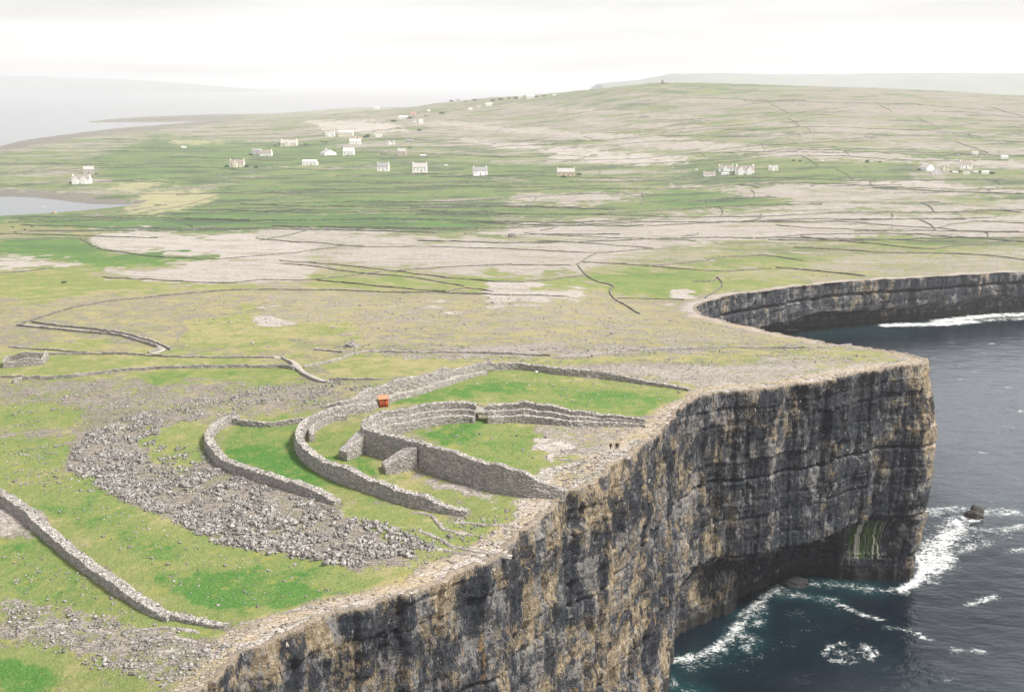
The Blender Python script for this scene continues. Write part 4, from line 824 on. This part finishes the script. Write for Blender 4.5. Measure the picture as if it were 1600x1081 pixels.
# orange hut
M_OR = flat('orange_boards', (.36, .085, .03), .25, 1.5); M_ORR = flat('orange_roof', (.42, .19, .11), .15, 1.); M_DK = flat('dark_opening', (.015, .012, .012), .1)
hx, hy = at(599, 633.5); hut = thing('wooden_hut', (hx, hy, z1(hx, hy) - .1), 'small orange wooden hut standing against the stepped stone wall', 'hut', R(14))
bm = bmesh.new()
for k in range(12):
    for sgn_, ax in ((-1, 'f'), (1, 'f'), (-1, 's'), (1, 's')):
        pass
bm.free()
def boards(w_, d_, h_):
    it = [(-w_/2, w_/2, -d_/2, d_/2, 0, h_)]
    n = 9
    for k in range(n):
        a = -w_/2 + w_ * k / n
        it += [(a + .02, a + w_/n - .02, -d_/2 - .04, -d_/2 + .01, .05, h_ - .03)]
        a = -d_/2 + d_ * k / n
        it += [(w_/2 - .01, w_/2 + .04, a + .02, a + d_/n - .02, .05, h_ - .03), (-w_/2 - .04, -w_/2 + .01, a + .02, a + d_/n - .02, .05, h_ - .03)]
    return boxes_mesh('boarding', it)
link('boarding', boards(2.7, 2.5, 2.75), M_OR, hut)
rv = [(-1.6,-1.5,2.62),(1.6,-1.5,2.62),(1.6,1.5,3.15),(-1.6,1.5,3.15)]; rv += [(a, b_, c + .14) for a, b_, c in rv]
link('roof', poly_mesh('roof', rv, [(3,2,1,0),(4,5,6,7),(0,1,5,4),(1,2,6,5),(2,3,7,6),(3,0,4,7)]), M_ORR, hut)
d_ = link('door', boxes_mesh('door', [(.35, 1.1, -1.33, -1.285, .1, 2.05)]), flat('door_boards', (.36, .07, .02), .2), hut); link('handle', boxes_mesh('handle', [(.42, .50, -1.37, -1.33, 1.0, 1.14)]), M_DK, d_)
link('window', boxes_mesh('window', [(.25, .55, -1.34, -1.285, 2.1, 2.55)]), M_DK, hut); link('window', boxes_mesh('window', [(1.385, 1.44, -.3, .35, 1.6, 2.3)]), M_DK, hut)
M_WHT = flat('white_paint', (.78, .77, .74), .06)
def board(px, py, zo_, label):
    x, y = at(px, py); t = thing('notice_board', (x, y, z1(x, y) + zo_), label, 'notice board'); link('panel', boxes_mesh('panel', [(-.45, .45, -.03, .03, .6, 1.35)]), M_WHT, t)
    for s in (-.35, .35): link('post', boxes_mesh('post', [(s - .04, s + .04, .03, .11, -.4, 1.35)]), flat('post_wood', (.2, .15, .1)), t)
board(838, 586, 0, 'small white board in front of the far enclosure wall'); board(901, 662, 1.2, 'small white board on the inner terrace right of the gateway')
# ------------------------------------------------------------------ people
M_SKIN = flat('skin', (.45, .28, .2), .05); M_HAIR = flat('hair', (.04, .03, .02), .1)
def skin_mesh(name, joints, edges, mat, parent, root=0, sub=1):
    me = bpy.data.meshes.new(name); me.from_pydata([j[:3] for j in joints], edges, []); o = link(name, me, mat, parent)
    m = o.modifiers.new('skin', 'SKIN'); m.use_smooth_shade = True
    for i, j in enumerate(joints): me.skin_vertices[0].data[i].radius = (j[3], j[4] if len(j) > 4 else j[3])
    me.skin_vertices[0].data[root].use_root = True; s = o.modifiers.new('sub', 'SUBSURF'); s.levels = s.render_levels = sub; return o
def person(px, py, label, coat, legs, rz, step=.12, h=1.0, bulk=1.0):
    x, y = at(px, py); t = thing('person', (x, y, z1(x, y) + .02), label, 'person', rz); t.scale = (h * bulk, h * bulk, h)
    J = [(0,0,.95,.13,.1),(0,.01,1.2,.13,.09),(0,0,1.42,.12,.09),(0,-.01,1.52,.055,.055),(0,-.03,1.64,.085,.1),(0,-.02,1.74,.07,.085)]
    E_ = [(0,1),(1,2),(2,3),(3,4),(4,5)]
    for s in (-1, 1):
        k = len(J); J += [(s*.1,0,.85,.09),(s*.11,step*s,.48,.06),(s*.11,step*s*1.3+.02,.09,.04),(s*.12,step*s*1.3-.14,.04,.035)]; E_ += [(0,k),(k,k+1),(k+1,k+2),(k+2,k+3)]
        k = len(J); J += [(s*.2,0,1.38,.055),(s*.26,.03,1.1,.042),(s*.25,-.08,.86,.03),(s*.25,-.11,.78,.03)]; E_ += [(2,k),(k,k+1),(k+1,k+2),(k+2,k+3)]
    skin_mesh('body', J, E_, M_SKIN, t)
    JC = [(0,0,.80,.20,.17),(0,.01,1.05,.17,.13),(0,0,1.25,.17,.12),(0,0,1.44,.13,.1),(0,0,1.5,.08,.08)]; EC = [(0,1),(1,2),(2,3),(3,4)]
    for s in (-1, 1): k = len(JC); JC += [(s*.21,0,1.39,.075),(s*.27,.03,1.1,.062),(s*.26,-.07,.9,.05)]; EC += [(3,k),(k,k+1),(k+1,k+2)]
    skin_mesh('coat', JC, EC, coat, t, 1)
    JT = [(0,0,.92,.14,.115)]; ET = []
    for s in (-1, 1): k = len(JT); JT += [(s*.1,0,.84,.105),(s*.11,step*s,.48,.075),(s*.11,step*s*1.3+.02,.13,.06)]; ET += [(0,k),(k,k+1),(k+1,k+2)]
    skin_mesh('trousers', JT, ET, legs, t)
    skin_mesh('hair', [(0,-.005,1.71,.09,.1),(0,.0,1.79,.06,.07)], [(0,1)], M_HAIR, t)
M_BLK = flat('black_cloth', (.012, .012, .014), .1); M_NVY = flat('dark_navy_cloth', (.02, .02, .03), .1); M_RED = flat('rust_cloth', (.25, .07, .04), .1)
person(954, 703, 'person in a dark coat, smaller and left of the pair on bare rock', M_NVY, M_BLK, R(30), .08, 1.1, 1.5); person(964, 704, 'person in a long black coat, right of the pair on bare rock', M_BLK, M_BLK, R(-20), .1, 1.3, 1.6)
person(1270, 431, 'person in rust clothes walking above the bay cliff, left of two', M_RED, M_NVY, R(90), .22, 1.15); person(1292, 432, 'person in rust clothes walking above the bay cliff, right of two', M_RED, M_NVY, R(90), .2, 1.1)
# cattle
M_COW = flat('black_hide', (.02, .018, .016), .2)
def cow(px, py, label, rz):
    x, y = at(px, py); t = thing('cow', (x, y, z1(x, y)), label, 'cow', rz, 'dark cattle in the left fields'); t.scale = (1.5,) * 3
    J = [(0,0,1.05,.36,.3),(.5,0,1.08,.34,.28),(-.5,0,1.08,.36,.3),(.85,0,1.2,.2,.2),(1.15,0,1.32,.14,.14),(1.45,0,1.15,.1,.1),(-.95,0,1.15,.1,.1),(-1.02,0,.6,.03,.03)]; E_ = [(0,1),(0,2),(1,3),(3,4),(4,5),(2,6),(6,7)]
    for a, i in ((.5, 1), (-.55, 2)):
        for s in (-1, 1): k = len(J); J += [(a, s*.2, .75, .13), (a + .04, s*.2, .4, .07), (a, s*.2, .03, .06)]; E_ += [(i, k), (k, k+1), (k+1, k+2)]
    skin_mesh('body', J, E_, M_COW, t)
cow(20, 357, 'dark cow in the left field, leftmost of the upper three', .4); cow(39, 360, 'dark cow in the left field, between the other upper two', 2.8); cow(50, 355, 'dark cow in the left field, rightmost of the upper three', 1.); cow(24, 365.5, 'dark cow in the left field, lowest of the small group', 3.4); cow(100, 444, 'single dark cow alone in the yellow green field', .3)
# ------------------------------------------------------------------ houses
W_ = {'w': flat('whitewash', (.86, .85, .83), .03, .3), 'c': flat('cream_render', (.74, .70, .58), .05, .3), 's': flat('grey_stone_render', (.40, .37, .36), .15, .4), 't': flat('tan_render', (.60, .50, .38), .08, .3), 'p': flat('pink_grey_render', (.52, .42, .38), .08, .3)}
RF = {'s': flat('slate_roof', (.24, .24, .25), .2, .4), 'g': flat('pale_grey_roof', (.36, .35, .34), .12, .4), 'b': flat('brown_roof', (.25, .21, .19), .2, .4), 'w': flat('pale_sheet_roof', (.62, .61, .58), .08, .4), 'r': flat('reddish_roof', (.34, .20, .15), .15, .4)}
M_GL = flat('window_glass', (.03, .035, .04), .1, 1., .25); M_DR = flat('painted_door', (.12, .05, .04), .1)
def gable(x0, x1, y0, y1, z0, z1_, zr, axis):
    """wall block with two gables; axis of the ridge"""
    if axis == 'x': ym = (y0 + y1) / 2; V = [(x0,y0,z0),(x1,y0,z0),(x1,y1,z0),(x0,y1,z0),(x0,y0,z1_),(x1,y0,z1_),(x1,y1,z1_),(x0,y1,z1_),(x0,ym,zr),(x1,ym,zr)]; Fc = [(0,1,5,4),(2,3,7,6),(1,2,6,9,5),(3,0,4,8,7),(4,5,9,8),(6,7,8,9)]
    else: xm = (x0 + x1) / 2; V = [(x0,y0,z0),(x1,y0,z0),(x1,y1,z0),(x0,y1,z0),(x0,y0,z1_),(x1,y0,z1_),(x1,y1,z1_),(x0,y1,z1_),(xm,y0,zr),(xm,y1,zr)]; Fc = [(0,1,5,8,4),(2,3,7,9,6),(1,2,6,5),(3,0,4,7),(5,6,9,8),(7,4,8,9)]
    return V, Fc
def roof_geo(x0, x1, y0, y1, ze, zr, axis, t=.35, ov=.4):
    sl_ = (zr - ze) / (((y1 - y0) if axis == 'x' else (x1 - x0)) / 2)
    V = []; Fc = []
    for s in (-1, 1):
        if axis == 'x': ym = (y0 + y1) / 2; ye = (y0 - ov) if s < 0 else (y1 + ov); a, b_ = x0 + .25, x1 - .25; q = [(a, ye, ze - ov * sl_), (b_, ye, ze - ov * sl_), (b_, ym, zr), (a, ym, zr)]
        else: xm = (x0 + x1) / 2; xe = (x0 - ov) if s < 0 else (x1 + ov); a, b_ = y0 + .25, y1 - .1; q = [(xe, a, ze - ov * sl_), (xe, b_, ze - ov * sl_), (xm, b_, zr), (xm, a, zr)]
        o = len(V); V += [(x, y, z + .05) for x, y, z in q] + [(x, y, z + t) for x, y, z in q]; Fc += [(o,o+1,o+2,o+3),(o+4,o+5,o+6,o+7),(o,o+1,o+5,o+4),(o+1,o+2,o+6,o+5),(o+2,o+3,o+7,o+6),(o+3,o,o+4,o+7)]
    return V, Fc
def house(px, py, wpx, style, wc, rc, label, rot=0., hk=1., cat='house'):
    x, y = at(px, py); mpp = y / FPX / 1.0; L = wpx * mpp; z0 = min(z1(x, y), z1(x - L/2, y), z1(x + L/2, y)) - .2
    t = thing('house', (x, y, z0), label, cat, rot, 'houses scattered over the island'); wm, rm = W_[wc], RF[rc]
    H = L * .30 * hk; D = L * .42; RH = L * .20 * hk; ax = 'x'
    if style == 'gable': H = L * .34 * hk; D = L * 1.1; RH = L * .42 * hk; ax = 'y'
    if style == 'low': H = L * .27 * hk; D = L * .4; RH = L * .1 * hk
    if style == 'tall': H = L * .42 * hk; D = L * .55; RH = L * .28 * hk
    V, Fc = gable(-L/2, L/2, -D/2, D/2, -1.5, H, H + RH, ax); link('wall', poly_mesh('wall', V, Fc), wm, t)
    V, Fc = roof_geo(-L/2, L/2, -D/2, D/2, H, H + RH, ax); rf = link('roof', poly_mesh('roof', V, Fc), rm, t)
    cwid = max(.9, L * .055)
    def chim(cx_, cy_, zc): link('chimney', boxes_mesh('chimney', [(cx_ - cwid/2, cx_ + cwid/2, cy_ - cwid/2, cy_ + cwid/2, zc - RH * .6, zc + L * .07)]), wm, rf)
    if ax == 'x' and style != 'low': chim(-L/2 + cwid * .7, 0, H + RH); chim(L/2 - cwid * .7, 0, H + RH)
    elif ax == 'y': chim(0, D/2 - cwid, H + RH)
    yf = -D/2
    if style in ('wing', 'wing2'):
        for cx_ in ((-.1,) if style == 'wing' else (-.28, .2)):
            a, b_ = L * cx_ - L * .13, L * cx_ + L * .15; V, Fc = gable(a, b_, -D/2 - L * .12, 0, -1.5, H * 1.05, H + RH * .92, 'y'); wg = link('front_gable', poly_mesh('front_gable', V, Fc), wm, t)
            V, Fc = roof_geo(a, b_, -D/2 - L * .12, 0, H * 1.05, H + RH * .92, 'y', .3); link('roof', poly_mesh('roof', V, Fc), rm, wg)
    if wpx >= 12:
        n = max(2, int(L / 7)) if ax == 'x' else 2; wd = min(L * .06, 1.6)
        for k in range(n):
            cx_ = -L/2 + L * (k + .5) / n
            if ax == 'x' and k == n // 2: link('door', boxes_mesh('door', [(cx_ - wd * .45, cx_ + wd * .45, yf - .12, yf + .02, -.2, H * .62)]), M_DR, t); continue
            if style in ('wing', 'wing2') and abs(cx_ / L + .1) < .15: continue
            wn_ = link('window', boxes_mesh('window', [(cx_ - wd/2, cx_ + wd/2, yf - .06, yf + .02, H * .38, H * .75)]), W_['w'], t); link('pane', boxes_mesh('pane', [(cx_ - wd * .42, cx_ + wd * .42, yf - .1, yf - .05, H * .42, H * .72)]), M_GL, wn_)
    return t
HS = [
 (128,287,28,'wing2','w','b','white farmhouse with two front gables above the bay at the left',0,.85), (139,271,16,'tall','s','g','pale grey barn behind the white farmhouse at the left',.3,1),
 (371,261,22,'wing','c','b','cream cottage with a brown roof at the left end of the pasture',0,1), (401,242,15,'low','s','s','low dark roofed barn beside a small white cottage',.2,1.6), (416,244,18,'long','w','b','small white cottage right beside the dark roofed barn',0,1),
 (452,229,25,'wing','c','g','long cream house with grey shed end above the pasture',0,.8), (484,258,22,'low','w','w','long low white outbuilding joined to a steep gable',0,1), (493,257,8,'gable','w','w','steep white gable end at the right of the long low outbuilding',0,1),
 (513,242,19,'gable','w','g','broad white gabled house left of the white block house',.5,.62), (545,243,17,'tall','w','w','white block house with a pale roof above the pasture',0,1),
 (516,214,14,'wing','w','g','small white house, leftmost of the upper hamlet cluster',0,1), (541,214,22,'low','c','w','long pale terrace at the heart of the upper hamlet cluster',0,1.2), (551,219,9,'tall','c','b','small cream house just below the long pale terrace',0,1), (555,226,17,'long','w','w','white bungalow, lowest of the upper hamlet cluster',0,.9), (563,218,6,'tall','c','r','tiny pale house at the right end of the upper hamlet cluster',0,1),
 (591,214,11,'wing','w','g','white house alone right of the hamlet cluster',0,1), (610,226,12,'wing','w','b','white house with brown roof below the hamlet',0,1.1), (640,224,12,'low','s','s','grey roofed shed with a pale end wall',0,1.2), (628,243,13,'tall','p','g','pinkish grey stone house with one white end',0,1.2),
 (599,267,18,'tall','w','s','white two storey house with dark slate roof and chimneys at both ends',0,1.05), (656,269,22,'tall','w','g','wide white house with pale grey roof, right of the slate roofed one',0,.95), (750,274,22,'long','w','s','white cottage with a dark roof and steep right gable',.25,1.2), (884,275,28,'long','t','g','long tan cottage alone at the right of the pasture',0,.9),
 (630,186,14,'low','w','w','long white shed high in the far village',0,1), (645,181,9,'tall','p','r','pink roofed house high in the far village',0,1), (647,192,6,'tall','w','s','tiny white house left of the tall one in the far village',0,1), (658,193,6,'tall','w','w','tall narrow white house in the far village',0,1.6), (589,171,7,'low','w','w','tiny white house on the left skyline',0,1.5), (670,175,4,'tall','w','w','white speck of a house above the far village',0,1), (735,172,6,'low','w','w','tiny white house, left of three on the far slope',0,1.5), (748,167,6,'low','w','s','tiny white house in the middle of three on the far slope',0,1.5), (764,166,10,'low','w','w','tiny white house, right of three on the far slope',0,1.5),
 (813,154,6,'tall','w','g','tiny gabled house on the skyline ridge',0,1), (829,154,12,'low','w','w','long white house on the skyline ridge',0,1.2), (866,150,5,'low','w','w','last white house at the right of the skyline ridge',0,1.4),
 (1108,275,18,'long','w','b','low white bungalow, leftmost of the right hand roadside group',.1,.8), (1134,268,22,'wing','w','b','white house with brown roof behind a low white shed',0,.9), (1133,273,12,'low','w','w','low white shed in front of a brown roofed house',0,.8), (1163,272,28,'wing2','w','b','large white house with two gables in the roadside group',0,1.05), (1208,267,14,'wing','w','g','small white gabled cottage right of the roadside group',0,1.1), (1088,267,4,'tall','w','g','tiny white hut left of the roadside group',0,1),
 (1448,266,15,'gable','w','g','white steep gabled house at the left of the far right village',.4,.85), (1463,271,14,'gable','w','g','white gabled house in the front of the far right village',-.3,.8), (1474,266,14,'wing','c','b','cream house behind the front gable of the far right village',0,1.2), (1508,263,18,'tall','w','b','large white house with reddish chimney standing above the far right village',0,.95), (1523,243,9,'tall','w','g','small white house up the lane behind the far right village',0,.9), (1569,248,11,'low','w','w','white shed at the right border above the village',0,1.2), (1496,244,6,'low','s','s','tiny grey shed up the slope behind the village',0,1.4), (1510,272,10,'low','w','g','low white cottage below the large white house',0,1.2), (1524,272,8,'tall','s','g','small grey gabled shed in the row of low cottages',0,1), (1539,271,11,'low','w','w','low white cottage, rightmost of the far right village row',0,1.1), (1492,271,9,'low','s','w','low pale cottage at the left of the row of low cottages',0,1),
 (661,245,10,'low','s','w','low pale roofed shed above the wide white house',0,1), (697,260,5,'low','w','w','tiny white shed right of the wide white house',0,1.2), (287,232,7,'low','w','w','tiny white cottage on the left green slope',0,1.2), (1285,252,5,'low','w','w','tiny white shed on the right slope above the pale rock',0,1),
]
for (a, b_, c, st, wc, rc, lab, rot, hk) in HS: house(a, b_, c, st, wc, rc, lab, rot, hk)
t = house(84, 334, 7, 'low', 't', 'r', 'small orange roofed hut on the near shore of the left bay', 0, 1.2, 'hut')
# ruin on the skyline
x, y = at(1037, 131.5); t = thing('signal_tower', (x, y, z1(x, y) - 2), 'small dark ruined tower and fort silhouetted on the skyline ridge', 'tower')
link('tower', boxes_mesh('tower', [(-8, -1, -4, 4, 0, 16), (-8.6, -6, -4, 4, 16, 18), (-3, -.6, -4, 4, 16, 17.5)]), M_FWALL, t); link('wall', boxes_mesh('wall', [(-1, 16, -5, 5, 0, 7), (10, 14, -5, 5, 7, 9.5)]), M_FWALL, t)
# ------------------------------------------------------------------ bushes by the houses
def leaf_mat():
    m, nt, b = newmat('bush_leaves', .8, .2); g = G(nt); nt.links.new(g.mix(g.noise(.7, 3.), (.02, .05, .018), (.05, .085, .03)), b.inputs['Base Color']); return m
M_LEAF = leaf_mat(); M_BARK = flat('bark', (.08, .06, .045))
def crown(seed):
    r = np.random.default_rng(seed); n = 420; p = r.normal(0, 1, (n, 3)); p /= np.linalg.norm(p, axis=1)[:, None]; p *= r.uniform(.55, 1, (n, 1)) ** .6; p[:, 2] = np.abs(p[:, 2]) * .8 + .25
    k = 1 + .35 * np.sin(p[:, 0] * 5 + seed) * np.cos(p[:, 1] * 4); p[:, :2] *= k[:, None]; d = r.normal(0, 1, (n, 4, 3)) * .13
    return mesh_np('crown', (p[:, None] + d).reshape(-1, 3), np.arange(n * 4).reshape(-1, 4))
CR = [crown(k) for k in range(5)]
for c_ in CR: c_.materials.append(M_LEAF)
TR = boxes_mesh('trunk', [(-.06, .06, -.06, .06, -.3, .5)]); TR.materials.append(M_BARK)
r_ = np.random.default_rng(3)
BU = [(430,229),(438,226),(478,228),(504,222),(510,223),(392,243),(354,261),(385,261),(400,262),(536,231),(572,216),(640,231),(655,205),(640,186),(615,190),(665,182),(690,178),(705,160),(716,158),(728,159),(742,158),(770,158),(782,157),(795,156),(806,155),(838,153),(850,151),(150,273),(112,287),(605,265),(575,213),(1436,266),(1486,268),(1500,268),(1530,269),(1550,271),(1148,271),(1240,252),(1250,253),(1355,253),(1375,254),(880,277),(905,273)]
for k, (a, b_) in enumerate(BU):
    x, y = at(a, b_); t = thing('bush', (x, y, z1(x, y)), 'dark green wind clipped bush near the far houses of the island', 'bush', r_.uniform(0, 6), 'dark bushes near the far houses'); s = y / FPX * r_.uniform(1.6, 3.2); t.scale = (s * 1.5, s, s * .9)
    link('crown', CR[k % 5], None, t); link('trunk', TR, None, t)
# ------------------------------------------------------------------ haze
hm = bpy.data.materials.new('haze'); hm.use_nodes = True; hn = hm.node_tree; hn.nodes.clear()
pv = nd(hn, 'ShaderNodeVolumePrincipled', i_Color=(.95, .965, 1., 1), i_Density=.000062, i_Anisotropy=.25); ho = nd(hn, 'ShaderNodeOutputMaterial', i_Volume=pv.outputs[0])
link('haze', boxes_mesh('haze', [(-75000, 75000, -2500, 75000, -110, 430)]), hm, kind='stuff')
